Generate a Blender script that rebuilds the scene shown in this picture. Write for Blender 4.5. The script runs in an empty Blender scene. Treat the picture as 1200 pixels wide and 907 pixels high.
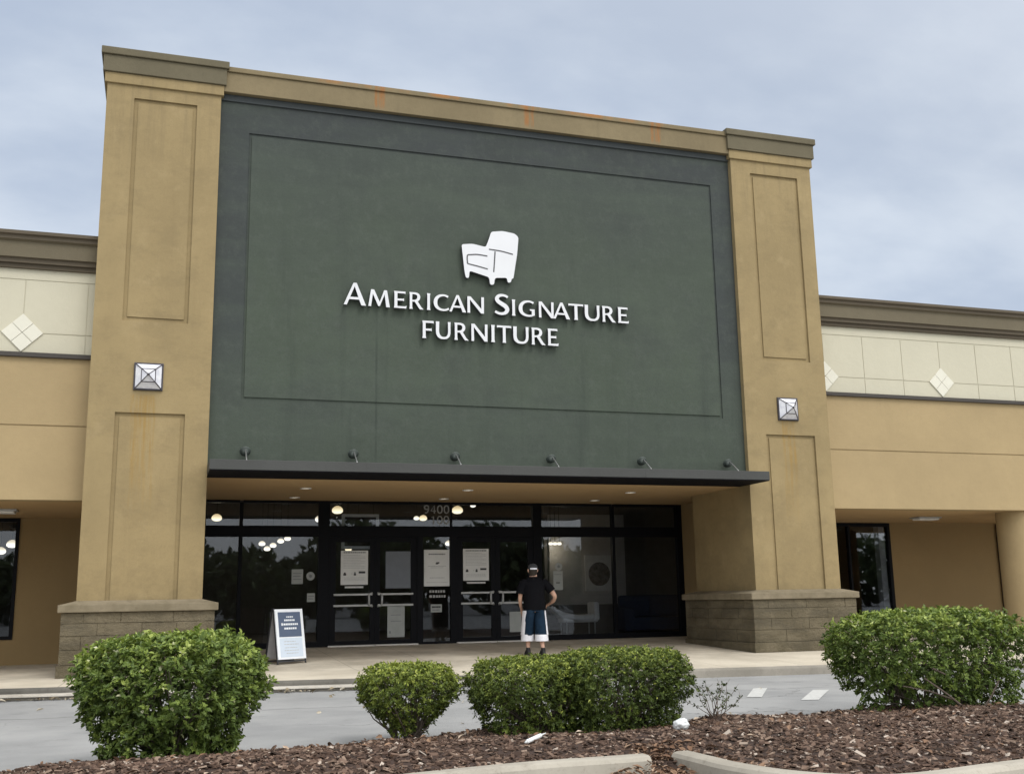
import bpy, bmesh, math, random
import numpy as np
from mathutils import Vector, Matrix, noise
R = math.radians
random.seed(7)
SC = bpy.context.scene
COL = SC.collection
ORIGIN = {}                                            # world origin of every parent, so children can be modelled in world metres

# ------------------------------------------------------------------ mesh helper
class MB:
    def __init__(s): s.v, s.f, s.m, s.cur, s.t, s.tint = [], [], [], 0, [], None
    def face(s, pts, tint=None):
        i = len(s.v); s.v += [tuple(p) for p in pts]; s.f.append(tuple(range(i, i + len(pts)))); s.m.append(s.cur); s.t.append(tint or 0.0)
    def add(s, vs, fs):
        i = len(s.v); s.v += [tuple(p) for p in vs]
        for f in fs: s.f.append(tuple(i + k for k in f)); s.m.append(s.cur); s.t.append(0.0)
    def box(s, x0, x1, y0, y1, z0, z1):
        s.add([(x0,y0,z0),(x1,y0,z0),(x1,y1,z0),(x0,y1,z0),(x0,y0,z1),(x1,y0,z1),(x1,y1,z1),(x0,y1,z1)],
              [(0,3,2,1),(4,5,6,7),(0,1,5,4),(1,2,6,5),(2,3,7,6),(3,0,4,7)]); return s
    def bbox(s, x0, x1, y0, y1, z0, z1, b=.01):            # box with chamfered edges
        bm = bmesh.new(); bmesh.ops.create_cube(bm, size=1)
        for v in bm.verts:
            v.co = Vector(((x0+x1)/2+v.co.x*(x1-x0), (y0+y1)/2+v.co.y*(y1-y0), (z0+z1)/2+v.co.z*(z1-z0)))
        bmesh.ops.bevel(bm, geom=bm.edges[:], offset=b, segments=2, affect='EDGES', profile=.6)
        s.addbm(bm); return s
    def addbm(s, bm):
        bm.verts.index_update(); i = len(s.v)
        s.v += [tuple(v.co) for v in bm.verts]
        for f in bm.faces: s.f.append(tuple(i+v.index for v in f.verts)); s.m.append(s.cur); s.t.append(0.0)
        bm.free()
    def prism(s, poly, y0, y1):                            # polygon in x,z extruded from y0 (front) to y1
        n = len(poly)
        a = sum(poly[i][0]*poly[(i+1)%n][1]-poly[(i+1)%n][0]*poly[i][1] for i in range(n))
        if a < 0: poly = poly[::-1]
        vs = [(x,y0,z) for x,z in poly]+[(x,y1,z) for x,z in poly]
        s.add(vs, [tuple(range(n)), tuple(range(2*n-1, n-1, -1))]); 
        side = s.cur; s.cur = getattr(s, 'sidemat', side)
        s.add(vs, [(i, i+n, (i+1)%n+n, (i+1)%n) for i in range(n)]); s.cur = side
    def strip(s, L, Rr, y0, y1):                           # ribbon between two polylines in x,z, extruded
        n = len(L); vs = [(x,y0,z) for x,z in L]+[(x,y0,z) for x,z in Rr]+[(x,y1,z) for x,z in L]+[(x,y1,z) for x,z in Rr]
        s.add(vs, [(i, n+i, n+i+1, i+1) for i in range(n-1)])
        side = s.cur; s.cur = getattr(s, 'sidemat', side)
        s.add(vs, [(i, i+1, 2*n+i+1, 2*n+i) for i in range(n-1)]+[(n+i+1, n+i, 3*n+i, 3*n+i+1) for i in range(n-1)]+[(0,2*n,3*n,n),(n-1,2*n-1,4*n-1,3*n-1)]+[(2*n+i+1,3*n+i+1,3*n+i,2*n+i) for i in range(n-1)])
        s.cur = side
    def tube(s, pts, rad, n=8, cap=True):
        pts = [Vector(p) for p in pts]; rad = rad if isinstance(rad, (list, tuple)) else [rad]*len(pts)
        rings = []
        for i, p in enumerate(pts):
            d = (pts[min(i+1, len(pts)-1)]-pts[max(i-1, 0)]).normalized()
            a = d.orthogonal().normalized() if i == 0 else (a - d*a.dot(d)).normalized()
            b = d.cross(a); rings.append([p+(a*math.cos(2*math.pi*k/n)+b*math.sin(2*math.pi*k/n))*rad[i] for k in range(n)])
        i0 = len(s.v); vs = [v for r in rings for v in r]
        fs = [(i*n+k, i*n+(k+1)%n, (i+1)*n+(k+1)%n, (i+1)*n+k) for i in range(len(pts)-1) for k in range(n)]
        if cap: fs += [tuple(range(n-1,-1,-1)), tuple((len(pts)-1)*n+k for k in range(n))]
        s.add(vs, fs); return s
    def loft(s, rings, n=20, cap0=False, cap1=False, pw=2.0):   # rings: (cx,cy,cz,rx,ry[,tiltx])
        vs = []
        for r in rings:
            cx,cy,cz,rx,ry = r[:5]; tx = r[5] if len(r) > 5 else 0; ty = r[6] if len(r) > 6 else 0
            for k in range(n):
                c, q = math.cos(2*math.pi*k/n), math.sin(2*math.pi*k/n)
                c = math.copysign(abs(c)**(2/pw), c); q = math.copysign(abs(q)**(2/pw), q)
                vs.append((cx+rx*c, cy+ry*q, cz+tx*rx*c+ty*ry*q))
        m = len(rings)
        fs = [(i*n+k, i*n+(k+1)%n, (i+1)*n+(k+1)%n, (i+1)*n+k) for i in range(m-1) for k in range(n)]
        if cap0: fs.append(tuple(range(n-1,-1,-1)))
        if cap1: fs.append(tuple((m-1)*n+k for k in range(n)))
        s.add(vs, fs); return s
    def lathe(s, prof, c, axis='z', n=20):                 # prof: (r, h)
        vs = []
        for r, h in prof:
            for k in range(n):
                a, b = r*math.cos(2*math.pi*k/n), r*math.sin(2*math.pi*k/n)
                vs.append({'z': (c[0]+a, c[1]+b, c[2]+h), 'y': (c[0]+a, c[1]-h, c[2]+b)}[axis])
        fs = [(i*n+k, i*n+(k+1)%n, (i+1)*n+(k+1)%n, (i+1)*n+k) for i in range(len(prof)-1) for k in range(n)]
        s.add(vs, fs); return s
    def build(s, name, mats, parent=None, local=False, smooth=False, tint=False):
        me = bpy.data.meshes.new(name); off = Vector((0,0,0))
        if parent is not None and not local: off = ORIGIN[parent.name]
        me.from_pydata([tuple(Vector(v)-off) for v in s.v] if off.length else s.v, [], s.f)
        for m in (mats if isinstance(mats, (list, tuple)) else [mats]): me.materials.append(m)
        me.polygons.foreach_set('material_index', s.m)
        if smooth: me.polygons.foreach_set('use_smooth', [True]*len(s.f))
        if tint:
            at = me.attributes.new('tint', 'FLOAT', 'FACE'); at.data.foreach_set('value', s.t)
        me.update()
        o = bpy.data.objects.new(name, me); COL.objects.link(o)
        if parent is not None: o.parent = parent; ORIGIN[o.name] = off
        else: ORIGIN[o.name] = Vector((0,0,0))
        return o

def empty(name, loc, rz=0):
    o = bpy.data.objects.new(name, None); COL.objects.link(o); o.location = loc; o.rotation_euler = (0,0,rz)
    o.empty_display_size = .2; ORIGIN[o.name] = Vector(loc); return o
def tag(o, label, cat, group=None, kind=None):
    if label: o['label'] = label
    if cat: o['category'] = cat
    if group: o['group'] = group
    if kind: o['kind'] = kind
    return o
def structure(o): o['kind'] = 'structure'; return o
def copy_tree(o, parent=None):
    c = o.copy(); COL.objects.link(c)
    if parent is not None: c.parent = parent
    for ch in list(o.children): copy_tree(ch, c)
    return c
def relief(xs, zs, depth, mb=None):
    """a wall front seen from -y, cut into cells; depth(x,z) is the y of each cell, with step faces between cells"""
    mb = mb or MB(); nx, nz = len(xs)-1, len(zs)-1
    D = [[depth((xs[i]+xs[i+1])/2, (zs[j]+zs[j+1])/2) for j in range(nz)] for i in range(nx)]
    for i in range(nx):
        for j in range(nz):
            y = D[i][j]; x0,x1,z0,z1 = xs[i],xs[i+1],zs[j],zs[j+1]
            mb.face([(x0,y,z0),(x1,y,z0),(x1,y,z1),(x0,y,z1)])
            if i+1 < nx and abs(D[i+1][j]-y) > 1e-6:
                y2 = D[i+1][j]; mb.face([(x1,y,z0),(x1,y2,z0),(x1,y2,z1),(x1,y,z1)])
            if j+1 < nz and abs(D[i][j+1]-y) > 1e-6:
                y2 = D[i][j+1]; mb.face([(x0,y,z1),(x1,y,z1),(x1,y2,z1),(x0,y2,z1)])
    return mb

# ------------------------------------------------------------------ materials
class NT:
    def __init__(s, name):
        s.mat = bpy.data.materials.new(name); s.mat.use_nodes = True; s.nt = s.mat.node_tree; s.nt.nodes.clear()
        s.out = s.n('ShaderNodeOutputMaterial'); s._pos = None
    def n(s, t, **kw):
        o = s.nt.nodes.new(t)
        for k, v in kw.items(): setattr(o, k, v)
        return o
    def l(s, a, b): s.nt.links.new(a, b)
    def setin(s, sock, v):
        if isinstance(v, bpy.types.NodeSocket): s.l(v, sock)
        elif isinstance(v, (tuple, list)) and len(v) == 3 and sock.type == 'RGBA': sock.default_value = (*v, 1)
        else: sock.default_value = v
    def pos(s):
        if s._pos is None: s._pos = s.n('ShaderNodeNewGeometry').outputs['Position']
        return s._pos
    def xyz(s):
        q = s.n('ShaderNodeSeparateXYZ'); s.l(s.pos(), q.inputs[0]); return q.outputs
    def m(s, op, a, b=0.0, c=None, clamp=False):
        q = s.n('ShaderNodeMath', operation=op, use_clamp=clamp); s.setin(q.inputs[0], a); s.setin(q.inputs[1], b)
        if c is not None: s.setin(q.inputs[2], c)
        return q.outputs[0]
    def rng(s, v, a, b, c=0.0, d=1.0, smooth=True):
        q = s.n('ShaderNodeMapRange', interpolation_type='SMOOTHSTEP' if smooth else 'LINEAR')
        s.setin(q.inputs[0], v)
        for i, t in enumerate((a,b,c,d)): q.inputs[1+i].default_value = t
        return q.outputs[0]
    def noise(s, scale, detail=4, rough=.55, stretch=(1,1,1), vec=None, out='Fac'):
        mp = s.n('ShaderNodeMapping'); s.l(vec or s.pos(), mp.inputs[0]); mp.inputs['Scale'].default_value = stretch
        q = s.n('ShaderNodeTexNoise'); q.inputs['Scale'].default_value = scale; q.inputs['Detail'].default_value = detail; q.inputs['Roughness'].default_value = rough
        s.l(mp.outputs[0], q.inputs['Vector']); return q.outputs[out]
    def mix(s, f, a, b, mode='MIX'):
        q = s.n('ShaderNodeMix', data_type='RGBA', blend_type=mode); s.setin(q.inputs[0], f); s.setin(q.inputs[6], a); s.setin(q.inputs[7], b); return q.outputs[2]
    def bump(s, h, strength=.3, dist=.01, prev=None):
        q = s.n('ShaderNodeBump'); q.inputs['Strength'].default_value = strength; q.inputs['Distance'].default_value = dist; s.l(h, q.inputs['Height'])
        if prev: s.l(prev, q.inputs['Normal'])
        return q.outputs[0]
    def pbr(s, col, rough=.8, metal=0.0, nrm=None, spec=.4, **kw):
        q = s.n('ShaderNodeBsdfPrincipled'); s.setin(q.inputs['Base Color'], col); s.setin(q.inputs['Roughness'], rough); q.inputs['Metallic'].default_value = metal
        q.inputs['Specular IOR Level'].default_value = spec
        if nrm: s.l(nrm, q.inputs['Normal'])
        for k, v in kw.items(): s.setin(q.inputs[k], v)
        s.l(q.outputs[0], s.out.inputs[0]); return s.mat

def stucco(name, col, var=.10, dirt=.25, dirtcol=(.12,.10,.07), extra=None, rough=.88, bumpk=.25, streak=.5):
    t = NT(name)
    a = t.noise(.55, 5, .6); c = t.mix(t.rng(a, .3, .7), tuple(q*(1-var) for q in col), tuple(min(1,q*(1+var)) for q in col))
    b = t.noise(3.5, 6, .65); c = t.mix(t.m('MULTIPLY', t.rng(b, .35, .75), .25), c, tuple(q*(1-2*var) for q in col))
    st = t.noise(2.2, 5, .65, (1.2,1.2,.10)); d = t.noise(.35, 4, .6)
    k = t.m('MULTIPLY', t.rng(st, .5, .78), t.rng(d, .38, .66)); c = t.mix(t.m('MULTIPLY', k, dirt*streak*2), c, dirtcol)
    sp = t.noise(14, 5, .7); c = t.mix(t.m('MULTIPLY', t.rng(sp, .45, .8), dirt*.35), c, dirtcol)
    if extra: c = extra(t, c)
    fine = t.noise(95, 4, .75); mid = t.noise(7, 5, .65)
    n = t.bump(mid, .20, .03); n = t.bump(fine, bumpk*1.5, .008, n)
    return t.pbr(c, rough, nrm=n, spec=.25)

def tan_extra(t, c):
    x, y, z = t.xyz()
    # water and rust runs below each pier lamp, as old mineral stains in the paint
    for cx, wd_, am in ((.74,.030,1.0), (.90,.13,.75), (1.05,.04,.8), (13.80,.11,.75), (13.94,.035,.8), (13.68,.03,.7)):
        w = t.noise(1.5, 3, .6, (1,1,.35)); xx = t.m('ADD', x, t.m('MULTIPLY', t.m('SUBTRACT', w, .5), .22))
        k = t.m('MULTIPLY', t.rng(t.m('ABSOLUTE', t.m('SUBTRACT', xx, cx)), wd_*.3, wd_*1.6, 1, 0), t.m('MULTIPLY', t.rng(z, 4.78, 4.70), t.rng(z, 2.2, 4.3)))
        k = t.m('MULTIPLY', k, t.rng(t.noise(7, 5, .7, (3,1,.14)), .38, .62))
        c = t.mix(t.m('MULTIPLY', k, am), c, (.315,.200,.062))
    # dirt washed down from the cornice and up from the plinth, blotchy repaint
    k = t.m('MULTIPLY', t.rng(t.noise(3.2, 5, .7, (1.5,1.5,.09)), .46, .72), t.rng(z, 8.2, 10.4)); c = t.mix(t.m('MULTIPLY', k, .42), c, (.16,.125,.075))
    k = t.m('MULTIPLY', t.rng(t.noise(2.4, 6, .7), .40, .70), t.rng(z, 2.6, 1.2)); c = t.mix(t.m('MULTIPLY', k, .40), c, (.17,.13,.07))
    c = t.mix(t.rng(t.noise(1.3, 6, .7, (1,1,1.6)), .46, .68, 0, .42), c, (.215,.165,.088)); c = t.mix(t.rng(t.noise(38, 4, .8), .48, .75, 0, .30), c, (.20,.15,.08))
    c = t.mix(t.rng(t.noise(2.1, 5, .7), .52, .74, 0, .28), c, (.43,.335,.185))
    return c
def rust_extra(t, c):
    x, y, z = t.xyz()
    for cx, w in ((5.06,.055), (4.95,.03), (8.08,.05), (8.2,.03), (11.05,.055), (10.92,.03)):
        k = t.m('MULTIPLY', t.rng(t.m('ABSOLUTE', t.m('SUBTRACT', x, cx)), w*.4, w*1.6, 1, 0), t.rng(t.noise(8, 4, .7, (3,1,.4)), .25, .55))
        c = t.mix(t.m('MULTIPLY', k, t.rng(z, 10.6, 10.75, .0, .62)), c, (.33,.125,.03))
    e = t.m('MULTIPLY', t.rng(z, 11.0, 11.06), t.m('MULTIPLY', t.rng(t.noise(.9, 4, .6, (1,0,0)), .46, .6), t.m('MULTIPLY', t.rng(x, 3.4, 4.4), t.rng(x, 11.6, 11.1))))
    c = t.mix(t.m('MULTIPLY', e, .7), c, (.38,.16,.045))
    return c
def green_extra(t, c):
    x, y, z = t.xyz()
    g = t.m('ADD', z, t.m('MULTIPLY', t.noise(.35, 4, .6), 3.0))
    c = t.mix(t.rng(g, 8.2, 12.4, 0, .62), c, (.057,.064,.066))     # upper coats weathered greyer
    inn = t.m('MULTIPLY', t.m('MULTIPLY', t.rng(x, 2.55, 2.60), t.rng(x, 12.32, 12.27)), t.m('MULTIPLY', t.rng(z, 4.74, 4.79), t.rng(z, 9.88, 9.83)))
    c = t.mix(t.m('MULTIPLY', t.m('SUBTRACT', 1.0, inn), t.rng(z, 4.4, 6.5, .15, .85)), c, (.050,.056,.058))     # the border was painted a greyer coat
    c = t.mix(t.rng(t.noise(.55, 6, .68), .40, .68, 0, .55), c, (.047,.054,.050))
    c = t.mix(t.rng(t.noise(4.5, 6, .75), .45, .75, 0, .42), c, (.092,.107,.090)); c = t.mix(t.rng(t.noise(30, 4, .8), .48, .75, 0, .35), c, (.040,.050,.042))
    br = t.noise(1.0, 6, .65, (.35,1,2.4)); c = t.mix(t.rng(br, .42, .72, 0, .30), c, (.082,.104,.078))
    for k0, w in ((5.02,.010),):               # joints and runs of old water
        k = t.m('MULTIPLY', t.rng(t.m('ABSOLUTE', t.m('SUBTRACT', x, k0)), w, w*3, 1, 0), t.m('MULTIPLY', t.rng(t.noise(1.2, 3, .6), .3, .6), t.rng(z, 6.7, 6.3))); c = t.mix(t.m('MULTIPLY', k, .45), c, (.03,.037,.033))
    k = t.m('MULTIPLY', t.rng(t.noise(2.6, 5, .7, (1,1,.06)), .52, .75), t.rng(z, 10.5, 4.0, .3, .7)); c = t.mix(t.m('MULTIPLY', k, .45), c, (.035,.043,.038))
    return c
TAN = stucco('tan_stucco', (.312,.238,.122), .09, .30, (.20,.145,.075), tan_extra)
TAN_WING = stucco('light_tan_stucco', (.385,.292,.160), .06, .2, (.22,.17,.09))
TAN_DARK = stucco('brown_stucco', (.315,.225,.112), .05, .12, (.15,.10,.05))
SOFFIT = stucco('soffit_paint', (.45,.31,.16), .04, .1, (.2,.15,.08))
TAUPE = stucco('taupe_trim', (.138,.120,.078), .10, .28, (.08,.07,.045), rust_extra)
PARAPET = stucco('parapet_trim', (.215,.172,.100), .12, .3, (.09,.075,.05), rust_extra)
CORNICE = stucco('cornice_taupe', (.150,.128,.086), .06, .2, (.07,.06,.04))
CROWN = stucco('crown_dark', (.115,.095,.068), .06, .25, (.05,.045,.035))
DARKTRIM = stucco('dark_trim', (.075,.068,.062), .06, .15, (.04,.04,.04))
CREAM = stucco('cream_panel', (.55,.52,.405), .03, .08, (.38,.34,.24))
GREEN = stucco('green_stucco', (.073,.091,.069), .13, .16, (.03,.037,.033), green_extra, bumpk=.22)
GREENBAND = stucco('green_band', (.060,.068,.070), .06, .12, (.03,.037,.033), bumpk=.22)
TILE = stucco('diamond_tile', (.70,.68,.58), .02, .1, (.45,.42,.34))

def simple(name, col, rough=.6, metal=0, var=.08, sc=6, spec=.4, bump=0, bs=60, **kw):
    t = NT(name); c = t.mix(t.rng(t.noise(sc, 4, .6), .3, .7), tuple(q*(1-var) for q in col), tuple(min(1,q*(1+var)) for q in col))
    n = t.bump(t.noise(bs, 3, .6), bump, .004) if bump else None
    return t.pbr(c, rough, metal, n, spec, **kw)
def stone_mat():
    t = NT('split_face_stone'); x, y, z = t.xyz()
    a = t.noise(1.4, 5, .6, (1,1,2.2)); c = t.mix(t.rng(a, .3, .7), (.122,.102,.066), (.200,.168,.112))
    c = t.mix(t.rng(t.noise(12, 5, .7), .45, .8, 0, .55), c, (.08,.068,.048)); c = t.mix(t.rng(t.noise(1.1, 3, .6, (1,1,4)), .45, .65, 0, .45), c, (.085,.075,.055))
    c = t.mix(t.m('MULTIPLY', t.rng(z, .55, .0), t.rng(t.noise(2.5, 5, .7), .3, .7, 0, .55)), c, (.07,.062,.036))
    h = t.noise(22, 6, .7); n = t.bump(h, .85, .05); n = t.bump(t.noise(110, 3, .7), .3, .005, n)
    return t.pbr(c, .92, nrm=n, spec=.2)
STONE = stone_mat()
def cap_mat():
    t = NT('cast_stone_cap'); c = t.mix(t.rng(t.noise(2.2, 6, .65), .3, .7), (.165,.138,.090), (.25,.21,.145))
    c = t.mix(t.rng(t.noise(7, 6, .7), .55, .75, 0, .6), c, (.10,.08,.055))
    return t.pbr(c, .9, nrm=t.bump(t.noise(60, 4, .7), .35, .006), spec=.2)
CAP = cap_mat()
def concrete(name, a, b, stain=(.16,.14,.11), joints=None, bscale=90):
    t = NT(name); x, y, z = t.xyz(); c = t.mix(t.rng(t.noise(.8, 6, .6), .3, .7), a, b)
    c = t.mix(t.rng(t.noise(5, 6, .7), .52, .8, 0, .45), c, stain)
    c = t.mix(t.rng(t.noise(40, 4, .7), .5, .8, 0, .3), c, stain)
    if joints:
        fr = t.m('ABSOLUTE', t.m('SUBTRACT', t.m('FRACT', t.m('MULTIPLY', x, 1/joints)), .5)); c = t.mix(t.rng(fr, .4945, .498, 0, .6), c, (.09,.08,.065))
        f2 = t.m('ABSOLUTE', t.m('SUBTRACT', y, .35)); c = t.mix(t.rng(f2, .006, .02, .55, 0), c, (.09,.08,.065))
        c = t.mix(t.m('MULTIPLY', t.rng(y, -1.8, .3), t.rng(t.noise(1.1, 5, .65), .35, .65, .0, .38)), c, (.20,.165,.125))
    return t.pbr(c, .9, nrm=t.bump(t.noise(bscale, 4, .7), .3, .005), spec=.2)
SIDEWALK = concrete('sidewalk_concrete', (.48,.43,.345), (.62,.56,.455), (.31,.27,.21), 1.52)
KERBM = concrete('kerb_concrete', (.20,.185,.155), (.31,.285,.245), (.10,.09,.075))
ISLANDKERB = concrete('island_kerb_concrete', (.30,.275,.23), (.45,.415,.35), (.15,.125,.095))
GUTTER = concrete('gutter_concrete', (.40,.37,.32), (.56,.53,.47), (.12,.10,.08))
def asphalt():
    t = NT('worn_asphalt'); x, y, z = t.xyz()
    c = t.mix(t.rng(t.noise(.5, 6, .6), .3, .7), (.255,.258,.258), (.365,.365,.36))
    c = t.mix(t.rng(t.noise(160, 3, .8), .45, .7, 0, .40), c, (.16,.16,.165)); c = t.mix(t.rng(t.noise(190, 3, .8), .55, .75, 0, .45), c, (.5,.5,.49))
    c = t.mix(t.rng(t.noise(1.3, 5, .65, (.25,2.2,1)), .52, .75, 0, .35), c, (.22,.22,.225))
    # long seam and hairline cracks
    w = t.m('MULTIPLY', t.m('SUBTRACT', t.noise(.5, 4, .6), .5), .8); s = t.m('ABSOLUTE', t.m('ADD', t.m('ADD', y, 5.2), w)); c = t.mix(t.rng(s, .012, .04, .55, 0), c, (.10,.10,.10))
    v = t.n('ShaderNodeTexVoronoi', feature='DISTANCE_TO_EDGE'); v.inputs['Scale'].default_value = .45
    wp = t.n('ShaderNodeVectorMath', operation='ADD'); t.l(t.pos(), wp.inputs[0]); t.l(t.noise(1.2, 4, .6, out='Color'), wp.inputs[1]); t.l(wp.outputs[0], v.inputs['Vector'])
    c = t.mix(t.m('MULTIPLY', t.rng(v.outputs['Distance'], .002, .008, 1, 0), t.rng(t.noise(.3, 2), .42, .6, 0, .6)), c, (.10,.10,.10))
    c = t.mix(t.m('MULTIPLY', t.rng(t.noise(1.8, 4, .6), .60, .72), .35), c, (.17,.17,.168))
    return t.pbr(c, .92, nrm=t.bump(t.noise(140, 4, .8), .5, .008), spec=.2)
ASPHALT = asphalt()
LOT = simple('lot_asphalt', (.16,.16,.16), .9, 0, .15, 2)
PAINTW = None
def road_paint():
    t = NT('worn_road_paint'); c = t.mix(t.rng(t.noise(14, 5, .7), .4, .7), (.56,.56,.54), (.44,.44,.43)); c = t.mix(t.rng(t.noise(60, 4, .8), .58, .7, 0, .8), c, (.3,.3,.3))
    return t.pbr(c, .8)
PAINTW = road_paint()
BLACKFRAME = simple('black_anodised_frame', (.005,.0055,.008), .55, 0, .1, spec=.12)
CANOPYM = stucco('canopy_metal', (.066,.068,.065), .08, .3, (.06,.06,.055), rough=.65, bumpk=.03)
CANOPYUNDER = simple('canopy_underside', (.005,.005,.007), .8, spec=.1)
SILVER = simple('brushed_steel', (.42,.42,.42), .35, .85, .05)
SILVERPAINT = simple('silver_paint', (.46,.47,.47), .45, .2, .05)
THRESH = simple('aluminium_threshold', (.62,.60,.57), .5, .3)
DARKMETAL = simple('dark_metal', (.035,.036,.04), .45, .2)
FLOODM = simple('flood_housing', (.055,.068,.060), .5, .1)
WHITESIGN = simple('white_acrylic', (.68,.69,.71), .4, 0, .02, 2)
RETURN = simple('letter_return', (.07,.07,.075), .5)
PAPER = simple('poster_paper', (.74,.75,.74), .6, 0, .03, 3)
PAPERGREY = simple('poster_back_grey', (.17,.19,.22), .6, 0, .04)
PAPERDIM = simple('dull_paper', (.36,.38,.37), .6, 0, .06)
INK = simple('grey_ink', (.20,.21,.22), .6); INKDARK = simple('dark_ink', (.04,.04,.045), .6); INKPALE = simple('pale_ink', (.46,.47,.48), .6)
VINYL = simple('white_vinyl', (.78,.78,.77), .5)
VINYLDIM = simple('faded_vinyl', (.42,.43,.43), .5)
NAVY = simple('navy_print', (.085,.115,.185), .5, 0, .05); PALEBLUE = simple('pale_blue_print', (.60,.68,.78), .5, 0, .03)
BOARDWHITE = simple('board_white', (.80,.83,.87), .4, 0, .02)
BOARDGREY = simple('board_back_grey', (.42,.41,.42), .6)
LAMPFRAME = simple('lamp_frame_metal', (.07,.065,.075), .45, .3)
def lampglass():
    t = NT('seeded_lamp_glass'); c = t.mix(t.rng(t.noise(7, 4, .6), .3, .7), (.62,.63,.70), (.84,.85,.88))
    return t.pbr(c, .25, nrm=t.bump(t.noise(30, 3), .15, .01), spec=.6)
LAMPGLASS = lampglass()
CARPET = simple('store_carpet', (.20,.19,.18), .95, 0, .2, 20)
INWALL = simple('showroom_wall', (.48,.46,.43), .9, 0, .05); INCEIL = simple('showroom_ceiling', (.25,.25,.25), .9)
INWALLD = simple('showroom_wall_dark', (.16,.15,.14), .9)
SOFAM = simple('navy_upholstery', (.045,.055,.09), .9, 0, .15, 20); LEATHER = simple('grey_leather', (.72,.72,.72), .5, 0, .1)
WOODD = simple('dark_wood', (.05,.03,.02), .5, 0, .2); PRINTBG = simple('print_paper', (.60,.60,.58), .7); PRINTINK = simple('print_ink', (.10,.10,.11), .7, 0, .6, 9)
def emit(name, col, st):
    t = NT(name); e = t.n('ShaderNodeEmission'); t.setin(e.inputs[0], col); e.inputs[1].default_value = st; t.l(e.outputs[0], t.out.inputs[0]); return t.mat
def lampglow(name, bottom, top, st, rad):
    t = NT(name); tc_ = t.n('ShaderNodeTexCoord').outputs['Object']; q = t.n('ShaderNodeSeparateXYZ'); t.l(tc_, q.inputs[0])
    g = t.rng(q.outputs[2], -rad*.6, rad*.9); e = t.n('ShaderNodeEmission'); t.setin(e.inputs[0], t.mix(g, bottom, top)); t.setin(e.inputs[1], t.m('MULTIPLY_ADD', g, -st*.62, st)); t.l(e.outputs[0], t.out.inputs[0]); return t.mat
GLOW = lampglow('lit_glass_shade', (1,.88,.60), (1,.74,.38), 2.0, .13); GLOWW = lampglow('lit_lamp', (1,.93,.78), (1,.85,.60), 2.4, .09)
DOWNL = emit('downlight_lens', (1,.86,.62), .55)
def glassmat():
    t = NT('tinted_window_glass'); tr = t.n('ShaderNodeBsdfTransparent'); tr.inputs[0].default_value = (.80,.82,.84,1)
    g = t.n('ShaderNodeBsdfGlossy'); g.inputs['Roughness'].default_value = .015; g.inputs['Color'].default_value = (.9,.94,1,1)
    f = t.n('ShaderNodeFresnel'); f.inputs[0].default_value = 1.52
    mx = t.n('ShaderNodeMixShader'); t.l(f.outputs[0], mx.inputs[0]); t.l(tr.outputs[0], mx.inputs[1]); t.l(g.outputs[0], mx.inputs[2]); t.l(mx.outputs[0], t.out.inputs[0]); return t.mat
GLASS = glassmat()
def leafmat(name, ramp, rough=.5, trans=.22):
    t = NT(name); a = t.n('ShaderNodeAttribute'); a.attribute_name = 'tint'
    r = t.n('ShaderNodeValToRGB'); t.l(a.outputs['Fac'], r.inputs[0]); cr = r.color_ramp
    while len(cr.elements) < len(ramp): cr.elements.new(.5)
    for e, (p, c) in zip(cr.elements, ramp): e.position = p; e.color = (*c, 1)
    b = t.n('ShaderNodeBsdfPrincipled'); t.l(r.outputs[0], b.inputs['Base Color']); b.inputs['Roughness'].default_value = rough; b.inputs['Specular IOR Level'].default_value = .35
    if trans:
        q = t.n('ShaderNodeBsdfTranslucent'); t.l(t.mix(1.0, r.outputs[0], (1.0,1.0,.55), 'MULTIPLY'), q.inputs[0])
        mx = t.n('ShaderNodeMixShader'); mx.inputs[0].default_value = trans; t.l(b.outputs[0], mx.inputs[1]); t.l(q.outputs[0], mx.inputs[2]); t.l(mx.outputs[0], t.out.inputs[0])
    else: t.l(b.outputs[0], t.out.inputs[0])
    return t.mat
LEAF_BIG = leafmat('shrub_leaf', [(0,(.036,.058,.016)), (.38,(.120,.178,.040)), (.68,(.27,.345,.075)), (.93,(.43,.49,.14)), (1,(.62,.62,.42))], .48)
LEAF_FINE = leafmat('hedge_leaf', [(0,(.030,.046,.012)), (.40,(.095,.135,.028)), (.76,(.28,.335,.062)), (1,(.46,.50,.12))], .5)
LEAF_TREE = leafmat('tree_leaf', [(0,(.04,.06,.025)), (1,(.14,.18,.07))], .6)
MULCHCHIP = leafmat('bark_chip', [(0,(.024,.015,.010)), (.33,(.078,.047,.033)), (.62,(.155,.100,.072)), (.86,(.27,.195,.145)), (1,(.52,.45,.38))], .9, 0)
PALELEAF = leafmat('pale_leaf', [(0,(.10,.075,.045)), (.4,(.30,.25,.17)), (1,(.62,.57,.47))], .8, 0)
DRYLEAF = leafmat('dry_leaf', [(0,(.06,.034,.02)), (.5,(.17,.095,.055)), (.85,(.30,.19,.12)), (1,(.55,.46,.36))], .8, 0)
SOIL = simple('mulch_bed', (.045,.028,.021), .95, 0, .3, 14, bump=.8, bs=40)
TWIG = simple('bare_twig', (.13,.10,.08), .9, 0, .2, 20); BRANCH = simple('shrub_branch', (.15,.125,.10), .9, 0, .2, 20); BARK = simple('tree_bark', (.08,.06,.045), .95, 0, .2, 8)
SKIN = simple('skin', (.52,.32,.235), .55, 0, .04, 10); BLACKCLOTH = simple('black_cotton', (.0055,.0055,.007), .95, 0, .15, 30, spec=.1)
NAVYCLOTH = simple('navy_polyester', (.007,.021,.042), .85, 0, .2, 12, spec=.2); WHITECLOTH = simple('white_polyester', (.74,.74,.79), .85, 0, .05, 14)
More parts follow.
